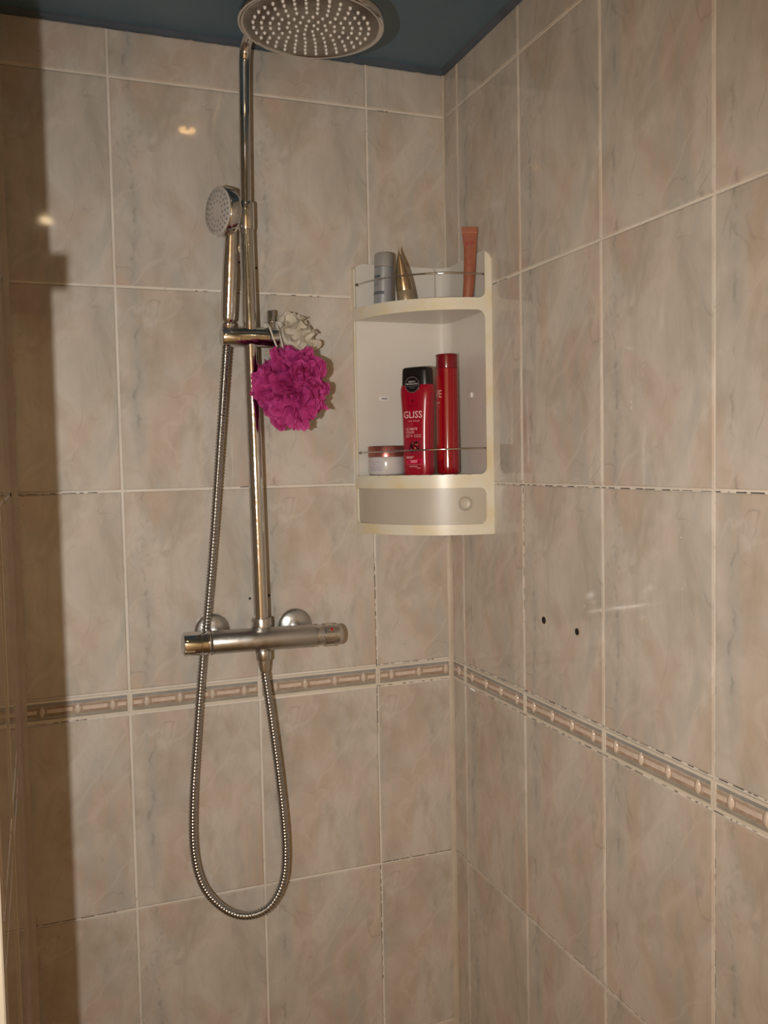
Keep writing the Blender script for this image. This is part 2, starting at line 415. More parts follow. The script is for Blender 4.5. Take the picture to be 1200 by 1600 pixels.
# painted strip at the ceiling joint
b = MB()
n = 90
for (p0, p1, nrm) in (((XL, 0), (0, 0), (0, -1)), ((0, 0), (0, -1.30), (-1, 0))):
    vs = []; fs = []
    for i in range(n+1):
        t = i/n; x = p0[0]+(p1[0]-p0[0])*t; y = p0[1]+(p1[1]-p0[1])*t
        zz = ZB + zt - 0.0015 + 0.0016*noise.noise((i*0.6, nrm[0]*9, 0)) + 0.0008*noise.noise((i*2.3, 5, 0))
        for (dd, z) in ((0.0, zz-0.0004), (0.0024, zz), (0.0045, zz+0.004), (0.010, CEIL+0.0005)):
            vs.append((x+nrm[0]*dd, y+nrm[1]*dd, z))
    for i in range(n):
        for k in range(3): fs.append((i*4+k, i*4+k+1, i*4+5+k, i*4+4+k))
    b.add(vs, fs, PAINT2)
tag(obj('trim_1', b, smooth=True), 'grey painted sealant strip where tiles meet the ceiling', kind='structure')
# silicone beads in the corners
b = MB(); pts = []
def bead_strip(b, corner, dx, z0, z1, r, M):
    n = int((z1-z0)/0.012); vs = []; fs = []; k = 5
    for i in range(n+1):
        z = z0+(z1-z0)*i/n; rr = r(z)*(1+0.10*noise.noise((z*30, corner[0]*7, 2)))
        for j in range(k+1):
            t = j/k
            # concave fillet between the two walls
            a = t*PI/2; px = rr*(1-sin(a)*0.85); py = rr*(1-cos(a)*0.85)
            if j == 0: px, py = rr, 0.0
            if j == k: px, py = 0.0, rr
            vs.append((corner[0]+dx*px, corner[1]-py-0.0, ZB+z))
    for i in range(n):
        for j in range(k): fs.append((i*(k+1)+j, i*(k+1)+j+1, (i+1)*(k+1)+j+1, (i+1)*(k+1)+j))
    b.add([(x, y-0.0012, z) for x, y, z in vs], fs, M)
bead_strip(b, (-0.0012, 0), -1, -ZB, zt, lambda z: 0.0066 if z < 0.20 else 0.0020, SEAL)
tag(obj('trim_2', b, smooth=True), 'white silicone bead in the right-hand corner', kind='structure')
b = MB(); bead_strip(b, (XL+0.0012, 0), 1, -ZB, zt, lambda z: 0.0085, SEAL)
tag(obj('trim_3', b, smooth=True), 'silicone bead in the left-hand corner', kind='structure')

# mould in the joints: thin broken dark lines, lying on the grout beside the tile edges
def mould(name, wall, segs):
    b = MB(); M = noisy('black_mould', (0.025, 0.018, 0.012, 1), (0.07, 0.05, 0.035, 1), 300, 0.9)
    R = random.Random(3)
    for (ax, s0, z0, s1, z1, dens) in segs:
        P = Vector((s0, 0, z0)); Q = Vector((s1, 0, z1)); L = (Q-P).length; T = (Q-P)/L; t = 0.0
        Nn = Vector((-T.z, 0, T.x))
        while t < L:
            l = R.uniform(0.002, 0.016)*(0.6+dens); g = R.uniform(0.001, 0.02)*(1.3-dens)
            a = P+T*t; c = P+T*min(L, t+l); wd = R.uniform(0.0004, 0.00095)
            q = [a, (a+c)/2+Nn*wd, c, (a+c)/2-Nn*wd]
            q = [a+Nn*wd*.6, c+Nn*wd*.7, c-Nn*wd*.7, a-Nn*wd*.6]
            if ax == 'b': vs = [(p.x, 0.00045, p.z+ZB) for p in q]
            else: vs = [(0.00045, p.x, p.z+ZB) for p in q]
            b.add(vs, [(0, 1, 2, 3)], M); t += l+g
    o = obj(name, b, wall); o['kind'] = 'stuff'; return o
e = 0.0010
xA, xBn, xC = -cC-2*W, -cC-W, -cC
mould('mould', wall_back, [('b', XL+.008, H-e, xA-.03, H-e, .85), ('b', XL+.008, -B-H+e, xA-.03, -B-H+e, .9), ('b', -cC+.002, -B-H+e, -.008, -B-H+e, .97),
    ('b', xC-e, -.005, xC-e, .17, .7), ('b', xC-e, -B-.08, xC-e, .0, .95), ('b', xC-e, -B-H-.2, xC-e, -B-H, .6), ('b', -cC, .0006, -.03, .0006, .4), ('b', -.42, 2*H-e, -.22, 2*H-e, .05),
    ('b', -.36, H+e, -.30, H+e, .3), ('b', -cC, -B+.0006, -.005, -B+.0006, .3), ('b', XL+.02, -B-.0006, -.60, -B-.0006, .7), ('b', -.118, 3*H-e, -.10, 3*H-e, 1.0)])
yD, yE, yF, yG = -dD, -dD-W, -dD-2*W, -dD-3*W
mould('mould', wall_right, [('r', -.17, H-e, -1.0, H-e, .62), ('r', -.01, -B-H+e, -1.0, -B-H+e, .8), ('r', yE-e, -.02, yE-e, .18, .9), ('r', yE-e, -B-H-.5, yE-e, -B-H, .85),
    ('r', yF-e, -B-H-.3, yF-e, -B-H+.2, .9), ('r', yF-e, -.22, yF-e, .16, .55), ('r', yD-e, -B-H-.5, yD-e, -B-H+.02, .8), ('r', yD-e, .63, yD-e, .68, .9),
    ('r', -.16, 2*H-e, -.21, 2*H-e, .9), ('r', -.06, .0005, -1.0, .0005, .45), ('r', -.1, -B-.0004, -1.0, -B-.0004, .5), ('r', yG-e, -.3, yG-e, .1, .4), ('r', yE+e, .1, yE+e, .3, .25)])

# drilled holes and plugs
def hole(wall, p, r, ax, ringM):
    b = MB(); A = (0, -1, 0) if ax == 'b' else (-1, 0, 0)
    b.lathe([(r*1.0, -0.001), (r*1.0, 0.0004), (r*.78, 0.0006), (r*.60, 0.0004), (r*.45, 0.0003), (0, 0.0003)], DARK, (0, 0, 0), A, 14, mats=[DARK, ringM, DARK, DARK, DARK])
    o = obj('drill_hole', b, wall, smooth=True)
    o.location = (p[0]-(0.0012 if ax != 'b' else 0), p[1]-(0.0012 if ax == 'b' else 0), p[2]+ZB)
GREYP = mat('plug_grey', (0.05, 0.035, 0.022, 1), 0.7); GREYP2 = mat('plug_light', (0.25, 0.22, 0.18, 1), 0.6)
hole(wall_right, (0, -.3081, .1132), .0052, 'r', DARK); hole(wall_right, (0, -.3924, .1112), .0048, 'r', GREYP)
hole(wall_back, (-.3501, 0, .1275), .0022, 'b', GREYP2); hole(wall_back, (-.3191, 0, .1304), .0021, 'b', DARK)
hole(wall_back, (-.3567, 0, .6423), .0018, 'b', DARK); hole(wall_back, (-.3255, 0, .643), .0018, 'b', DARK)
hole(wall_back, (-.3520, 0, .650), .0018, 'b', GREYP)

# entrance frame profile on the end of the left wall, with its latch plate
fr = thing('door_frame', 'pale shower door frame profile on the left wall end at the picture edge', 'door frame', (XL, YE, ZB))
b = MB(); prof = [(-0.052, -0.012), (-0.052, 0.0), (-0.0005, 0.0), (0.0, -0.001), (0.0, -0.011), (-0.0012, -0.0122)]
vs = [(x, y, z) for z in (-ZB+.001, CEIL-ZB-.001) for (x, y) in prof]; k = len(prof)
b.add(vs, [tuple(range(k)), tuple(range(2*k-1, k-1, -1))] + [(i, (i+1) % k, k+(i+1) % k, k+i) for i in range(k)], WHITEF)
obj('frame_profile', b, fr)
b = MB(); b.box((-0.012, -0.125, 0.446), (-0.0075, -0.0125, 0.458), CHROME); b.box((-0.012, -0.128, 0.443), (-0.0012, -0.110, 0.461), CHROME)
obj('latch_plate', b, fr)
b = MB()
for x in (-.0002,):
    b.box((XL-0.0, -0.462, 0.001), (XL+0.0022, -0.452, CEIL-.012), WHITEF); b.box((XL, -0.300, 0.001), (XL+0.0012, -0.296, CEIL-.012), WHITEF)
tag(obj('trim_4', b), 'thin upright cover strips on the left wall', kind='structure')

# ceiling lamps (seen only as warm reflections; the far-left one added for ambience)
def emis(name, col, s):
    M = bpy.data.materials.new(name); M.use_nodes = True; t = M.node_tree; t.nodes.clear()
    e_ = t.nodes.new('ShaderNodeEmission'); e_.inputs[0].default_value = (*col, 1); e_.inputs[1].default_value = s
    o_ = t.nodes.new('ShaderNodeOutputMaterial'); t.links.new(e_.outputs[0], o_.inputs[0]); return M
where = ['above the shower rail', 'over the shower entrance', 'beside the right wall outside the shower', 'added over the far left of the bathroom for ambience']
for i, (x, y, k, en) in enumerate(LAMPS):
    t = thing('ceiling_lamp', 'small round recessed ceiling spot '+where[i], 'lamp', (x, y, CEIL), group='recessed ceiling spots')
    b = MB(); b.lathe([(0.040, 0.0), (0.040, -0.004), (0.030, -0.006), (0.022, -0.002), (0.022, 0.0)], CHROME, seg=28); obj('trim_ring', b, t, smooth=True)
    if k < 1:
        # turned spot: added shade opens to back wall, hides bulb from right wall
        A = Vector((0, .94, -.34)); b = MB(); c0 = (0, .002, -.019)
        b.lathe([(0, -.020), (.016, -.018), (.019, -.006), (.019, .010), (.0175, .010), (.0175, -.004), (0, -.006)], CHROME, c0, A, 28, sy=1.0, sx=.55, xref=(0, .3, .94)); b.lathe([(.004, 0), (.004, -.02)], CHROME, (0, .002, 0)); obj('added_shade', b, t, auto=40)
        b = MB(); b.lathe([(.0155, -.003), (0, -.003)], emis('glowing_bulb', (1.0, 0.56, 0.20), 17), c0, A, 24, sx=.42, xref=(0, .3, .94))
    else:
        b = MB(); b.lathe([(.0135, -0.0015), (.011, -0.0022), (0, -0.0025)], emis('glowing_bulb', (1.0, 0.74, 0.42), 90), seg=20)
    obj('bulb', b, t)
# ================================================================ shower fittings
def at(base): return Vector((base[0], base[1], base[2]+ZB))
class Thing:
    """a thing whose meshes are written in wall coordinates (z from the border) and re-based on its Empty"""
    def __init__(s, name, label, cat, base, group=None):
        s.base = Vector(base); s.e = thing(name, label, cat, at(base), group=group)
    def part(s, name, b, smooth=False, auto=None, parent=None, bevel=0):
        if parent is None:
            o = obj(name, b, s.e, smooth, auto); o.location = -s.base
        else:
            o = obj(name, b, parent, smooth, auto)
        if bevel:
            mo = o.modifiers.new('soft_edges', 'BEVEL'); mo.width = bevel; mo.segments = 2; mo.limit_method = 'ANGLE'; mo.angle_limit = radians(50)
        return o

# ---- thermostatic mixer bar
S = -0.06
P0 = Vector((-0.4650, S, 0.0752)); P1 = Vector((-0.2205, S, 0.0702)); AX = (P1-P0).normalized(); ML = (P1-P0).length
mx = Thing('shower_mixer', 'chrome thermostatic shower mixer bar with dull limescale, on the back wall', 'shower tap', (-0.3442, 0, 0.073))
px = lambda t: P0 + AX*t
k = 0.0176
b = MB(); b.lathe([(0, .0415), (k*.94, .0415), (k*.97, .042), (k, .0435), (k, .2015), (k*.97, .2025), (k*.9, .203), (0, .203)], MATTEC, P0, AX, 40)
body = mx.part('valve_body', b, auto=35)
b = MB(); b.lathe([(k*1.02, .0355), (k*1.05, .0365), (k*1.05, .0385), (k*1.0, .040), (k*.90, .0405), (0, .0405)], CHROME, P0, AX, 40)
mx.part('collar_ring', b, auto=35)
b = MB()
b.lathe([(0, .0006), (k*.80, .0006), (k*.86, 0), (k*.96, .0008), (k, .003), (k, .0255), (k*.965, .0262), (k*.965, .0268), (k, .0275), (k, .036), (0, .036)], CHROME, P0, AX, 40)
kn = mx.part('flow_knob', b, auto=30)
b = MB(); q = px(.0165) + Vector((-.008, -.0152, -.0082))
b.box(q-Vector((.0075, .0012, .0016)), q+Vector((.0075, .0012, .0016)), CHROME)
mx.part('knob_button', b, parent=kn, bevel=.0006)
k2 = 0.0163
b = MB(); b.lathe([(0, .203), (k2, .203), (k2, .2155), (k2*.985, .216), (k2*1.06, .2168), (k2*1.06, .2325), (k2*.98, .2335), (k2*.98, .2395), (0, .2395)], LIMED, P0, AX, 40)
tk = mx.part('temperature_knob', b, auto=30)
b = MB(); CAPM = noisy('smoky_clear_plastic', (0.30, 0.25, 0.20, 1), (0.36, 0.30, 0.24, 1), 30, 0.25)
b.lathe([(k2*.985, .2395), (k2*1.0, .2405), (k2*.97, .2440), (k2*.85, .2465), (k2*.5, .2475), (0, .2478)], CAPM, P0, AX, 40); mx.part('knob_end_cap', b, smooth=True)
b = MB()
for a in range(8):
    t = 2*PI*a/8+.25; d = Vector((0, cos(t), sin(t))); c = px(.2245) + d*(k2*1.06)
    tz = Vector((0, -sin(t), cos(t)))
    vs = []
    for sx in (-.0072, .0072):
        for (u, h) in ((-.0030, -.0006), (-.0022, .0011), (.0022, .0011), (.0030, -.0006)): vs.append(c + AX*sx + tz*u + d*h)
    b.add(vs, [(0, 1, 2, 3), (7, 6, 5, 4), (0, 4, 5, 1), (1, 5, 6, 2), (2, 6, 7, 3)], LIMED)
mx.part('grip_ribs', b, parent=tk)
RED = mat('red_dot', srgb(190, 12, 18), 0.3)
cdir = (Vector((-.655, -1.417, .34)) - px(.228)).normalized(); cdir = (cdir - AX*cdir.dot(AX)).normalized()
upv = AX.cross(cdir); upv = upv if upv.z > 0 else -upv
dd = (cdir*cos(radians(26)) + upv*sin(radians(26))).normalized()
b = MB(); b.lathe([(.0030, -.0006), (.0030, .0008), (.0022, .0012), (0, .0012)], RED, px(.2262)+dd*(k2*1.06), dd, 16)
mx.part('hot_mark', b, parent=tk, smooth=True)
for xx, zz, nx in ((-.4110, .0815, -.4045), (-.2785, .0795, -.2785)):
    b = MB(); R_ = .0272
    b.lathe([(R_, .0022), (R_, -.0060), (R_*.985, -.0072), (R_*.88, -.0092), (R_*.60, -.0118), (.0110, -.0130), (0, -.0132)], MATTEC, (xx, 0, zz), (0, 1, 0), 44)
    b.lathe([(.0095, -.010), (.0095, -.046)], LIMED, (nx, 0, zz-.002), (0, 1, 0), 24)
    mx.part('escutcheon', b, auto=40)
b = MB(); o = Vector((-.3460, S, 0))
b.lathe([(.0085, .083), (.0120, .0898), (.0150, .0925), (.0150, .0930), (.0150, .1050), (.0144, .1060), (.0112, .1060), (.0112, .104)], LIMED, o, (0, 0, 1), 32)
mx.part('riser_nut', b, auto=35)
b = MB(); o = Vector((-.3442, S, 0))
b.lathe([(.0095, .062), (.0095, .0565), (.0112, .0558), (.0117, .0545), (.0117, .0425), (.0110, .0412), (.0088, .0408)], LIMED, o, (0, 0, 1), 28)
mx.part('hose_outlet', b, auto=35)

# ---- riser column
col = Thing('shower_column', 'tall chrome shower rail with sliding holder and round rain head', 'shower rail', (-0.3460, 0, 0.105))
def pole_x(z): return -.3465 - .0113*(z-.13)
b = MB(); zs = [.104, .3, .5, .70, .712]
rad = [.0108]*4 + [.0106]
b.tube([(pole_x(z), S, z) for z in zs], rad, WORN, 36)
rp = col.part('riser_pole', b, auto=40)
el = [(-.3528, S, .700), (-.3515, S, .80), (-.3500, S, .88), (-.3492, S, .915), (-.3488, S-.0008, .930), (-.3482, S-.006, .945), (-.3470, S-.018, .955), (-.3452, S-.035, .9585), (-.3400, -.14, .960), (-.3310, -.24, .960), (-.3260, -.287, .958), (-.3245, -.303, .952), (-.3240, -.311, .940), (-.3238, -.3135, .925), (-.3236, -.3145, .905)]
b = MB(); b.tube(resample(spline(el, 8), .006), .0083, CHROME, 28); col.part('upper_pole', b, smooth=True)
b = MB(); bx0 = pole_x(.71)
prof = []
for i in range(13):
    t = PI*i/12; prof.append((bx0 - .0125*cos(t), S - .0125*sin(t)))
prof += [(bx0+.0125, S+.0105), (bx0+.0098, S+.0125), (bx0+.0098, -.0005), (bx0-.0098, -.0005), (bx0-.0098, S+.0125), (bx0-.0125, S+.0105)]
for (z0, z1, g) in ((.6855, .7235, 0.0), ):
    nn = len(prof); levels = [(.6855, .96), (.6868, 1), (.7160, 1), (.7165, .97), (.7172, .97), (.7177, 1), (.7232, 1), (.7245, .96)]
    vs = []
    for (z, sc_) in levels: vs += [(bx0+(x-bx0)*sc_, S+(y-S)*sc_ if y < -.02 else y, z) for (x, y) in prof]
    fs = [tuple(range(nn))[::-1], tuple(range((len(levels)-1)*nn, len(levels)*nn))]
    for L_ in range(len(levels)-1):
        for i in range(nn): j = (i+1) % nn; fs.append((L_*nn+i, L_*nn+j, (L_+1)*nn+j, (L_+1)*nn+i))
    b.add(vs, fs, CHROME)
col.part('wall_bracket', b, auto=30)
b = MB(); zc = .5272; rs = .0150
b.lathe([(0, .0), (rs*.86, .0), (rs*.95, .0006), (rs, .0022), (rs, .0262), (rs*.965, .0266), (rs*.965, .0272), (rs, .0276), (rs, .0662), (rs*.965, .0666), (rs*.965, .0672), (rs, .0676), (rs, .0838), (rs*.96, .0852), (rs*.85, .0860), (0, .0860)],
        WORN, (-.3945, S, zc), (1, 0, .004), 40)
sl = col.part('slider', b, auto=30)
b = MB(); b.lathe([(.0085, .010), (.0092, .014), (.0104, .0165), (.0104, .018), (.0096, .0186), (.0080, .0186)], CHROME, (-.3838, S, zc), (0, 0, 1), 28)
col.part('handset_cradle', b, auto=35, parent=sl)
b = MB(); b.lathe([(.0058, .012), (.0058, .0395), (.0052, .0408), (.0048, .0404), (0, .0400)], CHROME, (-.3189, S, zc), (0, 0, 1), 24)
col.part('hook_peg', b, auto=35, parent=sl)
# rain head
hc = Vector((-.3220, -.3150, .870)); ta, tb = .0126, -.0307
hn = Vector((-math.tan(tb), -math.tan(ta), 1)).normalized()      # up axis of the head
b = MB(); Rh = .0895
b.lathe([(0, .0135), (.020, .0135), (.060, .0125), (Rh*.97, .0108), (Rh, .0088), (Rh, .0022), (Rh*.992, .0006), (Rh*.97, 0.0), (Rh*.945, -.0002), (Rh*.930, .0004), (Rh*.922, .0012)],
        CHROME, hc, hn, 72)
b.lathe([(.0125, .013), (.0125, .022), (.0150, .0235), (.0150, .034), (.0100, .037), (.0, .037)], CHROME, hc, hn, 28)
hd = col.part('rain_head', b, auto=35)
b = MB(); b.lathe([(Rh*.925, .0012), (Rh*.90, .0002), (Rh*.5, -.0004), (0, -.0006)], HEADFACE, hc, hn, 64); fp = col.part('spray_plate', b, parent=hd, smooth=True)
b = MB(); X = hn.orthogonal().normalized(); Y = hn.cross(X); rr_ = random.Random(5)
for ring, cnt in ((.008, 5), (.0185, 10), (.029, 15), (.0395, 20), (.050, 24), (.0605, 28), (.0705, 32)):
    for i in range(cnt):
        t = 2*PI*(i+.3*ring*100)/cnt; c = hc + X*ring*cos(t) + Y*ring*sin(t)
        b.lathe([(.0023, .0004), (.0021, -.0010), (.0015, -.0026), (.0009, -.0030), (0, -.0028)], NOZZLE, c, hn, 8)
nz = col.part('spray_nozzles', b, parent=hd, smooth=True); nz['kind'] = 'stuff'

# ---- hand shower
hs = Thing('hand_shower', 'chrome hand shower with round pale spray face, standing in the rail holder', 'shower head', (-.3838, S, .5455))
n_ = (-cr*.74 - cu*.07 - fwd*.66).normalized()
FC = Vector((-.3990, -.0855, .7025))
up_ = (cu*.99 - cr*.13); up_ = (up_ - n_*up_.dot(n_)).normalized(); sd = up_.cross(n_)
b = MB(); Rf = .0350
BC = FC - n_*.0165
b.lathe([(Rf*.97, -.0002), (Rf, -.0010), (Rf*1.012, -.0030), (Rf*1.0, -.0150), (Rf*.96, -.0185), (Rf*.80, -.0215), (Rf*.4, -.0230), (0, -.0235)], CHROME, FC, n_, 48)
hb = hs.part('head_shell', b, smooth=True)
b = MB(); b.lathe([(Rf*.975, -.0004), (Rf*.95, .0004), (Rf*.6, .0010), (0, .0013)], SPRAY, FC, n_, 48); hs.part('spray_face', b, smooth=True)
b = MB()
for fr_, cnt in ((.40, 11), (.60, 17), (.80, 24)):
    for i in range(cnt):
        t = 2*PI*(i+.35)/cnt; rad_ = sd*cos(t) + up_*sin(t); c = FC + rad_*(Rf*fr_) + n_*.0008
        tg = n_.cross(rad_)
        vs = []
        for kk in range(7):
            a = 2*PI*kk/7; vs.append(c + rad_*(cos(a)*.0024) + tg*(sin(a)*.0019))
        vs += [c + n_*.0012 + (v-c)*.45 for v in vs]
        b.add(vs, [(i_, (i_+1) % 7, 7+(i_+1) % 7, 7+i_) for i_ in range(7)] + [tuple(range(7, 14))], RUBBER)
o = hs.part('face_nozzles', b); o['kind'] = 'stuff'
b = MB(); E0 = FC - n_*.016 - up_*.022 + Vector((.003, 0, 0))
hp = [Vector((-.3838, S, .5475)), *[Vector((-.3838, S, .5475)).lerp(E0, t_) for t_ in (.15, .4, .65, .85)], E0]
pts = resample(spline(hp, 8), .004); nP = len(pts)
rads = []
for i in range(nP):
    t = i/(nP-1)
    r_ = .0108 if t > .03 else .0075
    if .03 <= t < .08: r_ = .0104
    if t > .6: r_ = .0108 - .0022*min(1, (t-.6)/.35)
    rads.append(r_)
b.tube(pts, rads, WORN, 32); hs.part('handle', b, auto=50)
b = MB(); b.lathe([(.0070, -.005), (.0086, -.001), (.0088, .004), (.0078, .0055)], CHROME, (-.3838, S, .5430), (0, 0, 1), 24); hs.part('hose_nut', b, auto=40)

# ---- metal hose
ho = Thing('shower_hose', 'long ribbed chrome shower hose hanging in a loop', 'hose', (-.3788, -.045, -.3690))
HP = [(-.3842, S, .541), (-.3855, S, .525), (-.3880, -.06, .507), (-.3999, -.05, .3639), (-.4117, -.038, .2197), (-.4238, -.026, .0921), (-.4317, -.026, .0336), (-.4434, -.03, -.0729), (-.4529, -.035, -.1691), (-.4548, -.038, -.2472), (-.4424, -.04, -.3036), (-.4125, -.042, -.3436), (-.3788, -.045, -.3600), (-.3439, -.048, -.3513), (-.3208, -.05, -.3138), (-.3159, -.053, -.255), (-.3223, -.056, -.1615), (-.3332, -.058, -.059), (-.3436, -.06, .025), (-.3442, -.06, .040)]
cp = resample(spline(HP, 24), .00125)
pat = [.0048, .0064, .0065, .0062]
HOSEM = chrome_material('hose_steel', 0.12, 0.22, 200, (0.46, 0.465, 0.48))
b = MB(); b.tube(cp, [pat[i % 4] for i in range(len(cp))], HOSEM, 14); ho.part('ribbed_sleeve', b, smooth=True)
b = MB(); b.tube([(-.3443, S, .043), (-.3440, S, .0335), (-.3434, -.0598, .0230)], [.0092, .0086, .0066], LIMED, 24); ho.part('end_ferrule', b, auto=40)

# ================================================================ bath puffs on the peg
def puff(name, label, centre, R, seed, nrib, M, amp, cordM, steps, thick, tl, cordpts, fine=.15):
    t = Thing(name, label, 'bath puff', (centre[0], centre[1], centre[2]-R)); C0 = Vector(centre); q = random.Random(seed); b = MB()
    for i in range(nrib):
        z = 1-2*(i+.5)/nrib; ph = i*2.39996+q.uniform(-.3, .3); d = Vector((sqrt(1-z*z)*cos(ph), sqrt(1-z*z)*sin(ph), z))
        a = Vector((q.uniform(-.55, .55), q.uniform(-.55, .55), q.choice((-1, 1)))); a = (a - d*a.dot(d)).normalized()
        s0 = q.uniform(0, 50); f1 = q.uniform(4, 7); rr_ = q.uniform(.86, 1.0)
        vs = []; rows = 5; ln = q.uniform(1.3, 2.1)
        for k in range(steps):
            u = k/(steps-1)
            turn = .55*sin(u*f1*1.3+s0) + .30*sin(u*f1*3.1+s0*2)
            a = (a - d*a.dot(d)).normalized(); a = (a*cos(turn*.20) + d.cross(a)*sin(turn*.20)).normalized()
            d = (d + a*(ln/steps)).normalized()
            side = d.cross(a)
            lob = 1 + .42*noise.noise(Vector(d)*2.6 + Vector((seed, 0, 0)))
            for j in range(rows):
                v = j/(rows-1); rad = R*(.50 + (rr_-.50)*v**.8)
                wv = amp*v*sin(u*f1*2.2+s0*3) + amp*fine*v*v*sin(u*f1*6.5+s0) + tl*(v-.5)
                rim = (1 + .02*v*sin(u*f1*9+s0)) * (1+(lob-1)*v)
                vs.append(C0 + (d + side*wv).normalized()*rad*rim)
        fs = []
        for k in range(steps-1):
            for j in range(rows-1): fs.append((k*rows+j, k*rows+j+1, (k+1)*rows+j+1, (k+1)*rows+j))
        b.add(vs, fs, M)
    core = [(0, -.62*R)] + [(R*.62*cos(a_*PI/8), R*.62*sin(a_*PI/8)) for a_ in range(-3, 4)] + [(0, .62*R)]
    b.lathe(core, M, C0, (0, 0, 1), 18)
    t.part('ruffled_mesh', b, smooth=True)
    for pts in cordpts:
        b = MB(); b.tube(resample(spline(pts, 10), .002), thick, cordM, 8); t.part('hanging_cord', b, smooth=True)
    return t
def fabric(name, c1, c2, scale, trans, alpha=0.0, rough=.6):
    M = mat(name, c1, rough, 0.0, 0.3); N = NT(M); tc = N.n('ShaderNodeTexCoord').outputs['Object']
    N.l(N.ramp(N.noise(tc, scale, 3), [(.35, c1), (.65, c2)]), N.b.inputs['Base Color'])
    tr = N.n('ShaderNodeBsdfTranslucent'); tr.inputs[0].default_value = c2
    mx_ = N.n('ShaderNodeMixShader'); mx_.inputs[0].default_value = trans; out = N.t.nodes['Material Output']
    N.l(N.b.outputs[0], mx_.inputs[1]); N.l(tr.outputs[0], mx_.inputs[2]); last = mx_.outputs[0]
    if alpha:
        tp = N.n('ShaderNodeBsdfTransparent'); m2 = N.n('ShaderNodeMixShader')
        w1 = N.n('ShaderNodeTexVoronoi'); w1.inputs['Scale'].default_value = 900; N.l(tc, w1.inputs['Vector'])
        f = N.math('MULTIPLY', N.math('LESS_THAN', w1.outputs['Distance'], .38), alpha)
        N.l(f, m2.inputs[0]); N.l(last, m2.inputs[1]); N.l(tp.outputs[0], m2.inputs[2]); last = m2.outputs[0]
    N.l(last, out.inputs['Surface']); return M
PINK = fabric('magenta_mesh', srgb(198, 62, 138), srgb(220, 88, 162), 90, .35, .45)
CREAM = fabric('cream_satin_mesh', srgb(214, 203, 182), srgb(232, 222, 204), 40, .25, 0, .35)
CORD = mat('white_cord', srgb(222, 214, 198), .5); CORD2 = mat('pale_tape', srgb(226, 220, 208), .5)
zp = .5445
puff('bath_puff', 'magenta mesh bath puff hanging in front from the rail hook', (-.3015, -.108, .4530), .0550, 11, 150, PINK, .09, CORD, 60, .0014, .14,
     [[(-.3262, -.0575, .5500), (-.3262, -.0640, .5490), (-.3245, -.0750, .5400), (-.3200, -.0830, .520), (-.3135, -.090, .500), (-.3080, -.098, .485)],
      [(-.3262, -.0575, .5500), (-.3210, -.0520, .5510), (-.3140, -.0545, .5500), (-.3105, -.0640, .5450), (-.3085, -.0760, .525), (-.3065, -.088, .502), (-.3050, -.098, .485)]])
puff('bath_puff', 'cream ruffled bath puff behind the magenta one', (-.2845, -.044, .5300), .0395, 23, 34, CREAM, .22, CORD2, 30, .0016, .35,
     [[(-.3255, -.0560, .5465), (-.3200, -.0515, .5480), (-.3130, -.0520, .5500), (-.3050, -.050, .5490), (-.296, -.047, .542), (-.290, -.046, .535)]])

# ================================================================ corner shelf unit
cab = Thing('corner_shelf', 'cream plastic corner shelf unit with curved front, wire guards and frosted drawer', 'shelf unit', (0.0-.08, -.08, .2245))
RA = .170
def arc(u, r=0.0):
    th = u/RA; R_ = RA - .0065*(th/(PI/2)) + r
    return (-R_*cos(th), -R_*sin(th))
LU = RA*PI/2
def rrect(u0, u1, z0, z1, rs, n=7):
    out = []
    for (cx_, cz_, a0, r) in ((u1-rs[0], z0+rs[0], -PI/2, rs[0]), (u1-rs[1], z1-rs[1], 0, rs[1]), (u0+rs[2], z1-rs[2], PI/2, rs[2]), (u0+rs[3], z0+rs[3], PI, rs[3])):
        for i in range(n+1): a = a0+PI/2*i/n; out.append((cx_+r*cos(a), cz_+r*sin(a)))
    return out
def filled(outer, holes):
    c = bpy.data.curves.new('outline', 'CURVE'); c.dimensions = '2D'; c.fill_mode = 'BOTH'
    for P in [outer]+holes:
        s = c.splines.new('POLY'); s.points.add(len(P)-1); s.use_cyclic_u = True
        for p, (x, y) in zip(s.points, P): p.co = (x*100, y*100, 0, 1)
    o = bpy.data.objects.new('outline', c); COL.objects.link(o); dg = bpy.context.evaluated_depsgraph_get()
    me = bpy.data.meshes.new_from_object(o.evaluated_get(dg)); bpy.data.objects.remove(o)
    bm = bmesh.new(); bm.from_mesh(me); bmesh.ops.scale(bm, vec=(.01, .01, .01), verts=bm.verts)
    bmesh.ops.remove_doubles(bm, verts=bm.verts, dist=1e-6)
    return bm
def bend(name, bm, thick, M, step=.006, r_out=0.0, parent=None, fn=arc, bevel=.0009, u0=0, u1=LU):
    u = u0+step
    while u < u1-.001:
        bmesh.ops.bisect_plane(bm, geom=bm.verts[:]+bm.edges[:]+bm.faces[:], plane_co=(u, 0, 0), plane_no=(1, 0, 0)); u += step
    bm.verts.index_update(); V = [(v.co.x, v.co.y) for v in bm.verts]; n = len(V)
    vs = [(*fn(u, r_out), z) for (u, z) in V] + [(*fn(u, r_out-thick), z) for (u, z) in V]
    fs = []
    for f in bm.faces:
        idx = [v.index for v in f.verts]; fs.append(tuple(idx)); fs.append(tuple(i+n for i in idx[::-1]))
    for e_ in bm.edges:
        if len(e_.link_faces) == 1: a, c = e_.verts[0].index, e_.verts[1].index; fs.append((a, c, c+n, a+n))
    bm.free(); b = MB(); b.add(vs, fs, M)
    return cab.part(name, b, auto=38, bevel=bevel, parent=parent)
ST = .0125; ztop = .650
outer = [(0, .2245), (LU, .2245), (LU, ztop-.014), (LU-.0015, ztop-.007), (LU-.005, ztop-.001), (LU-.010, ztop+.0025), (LU-ST, ztop+.002)]
rr_ = .0105
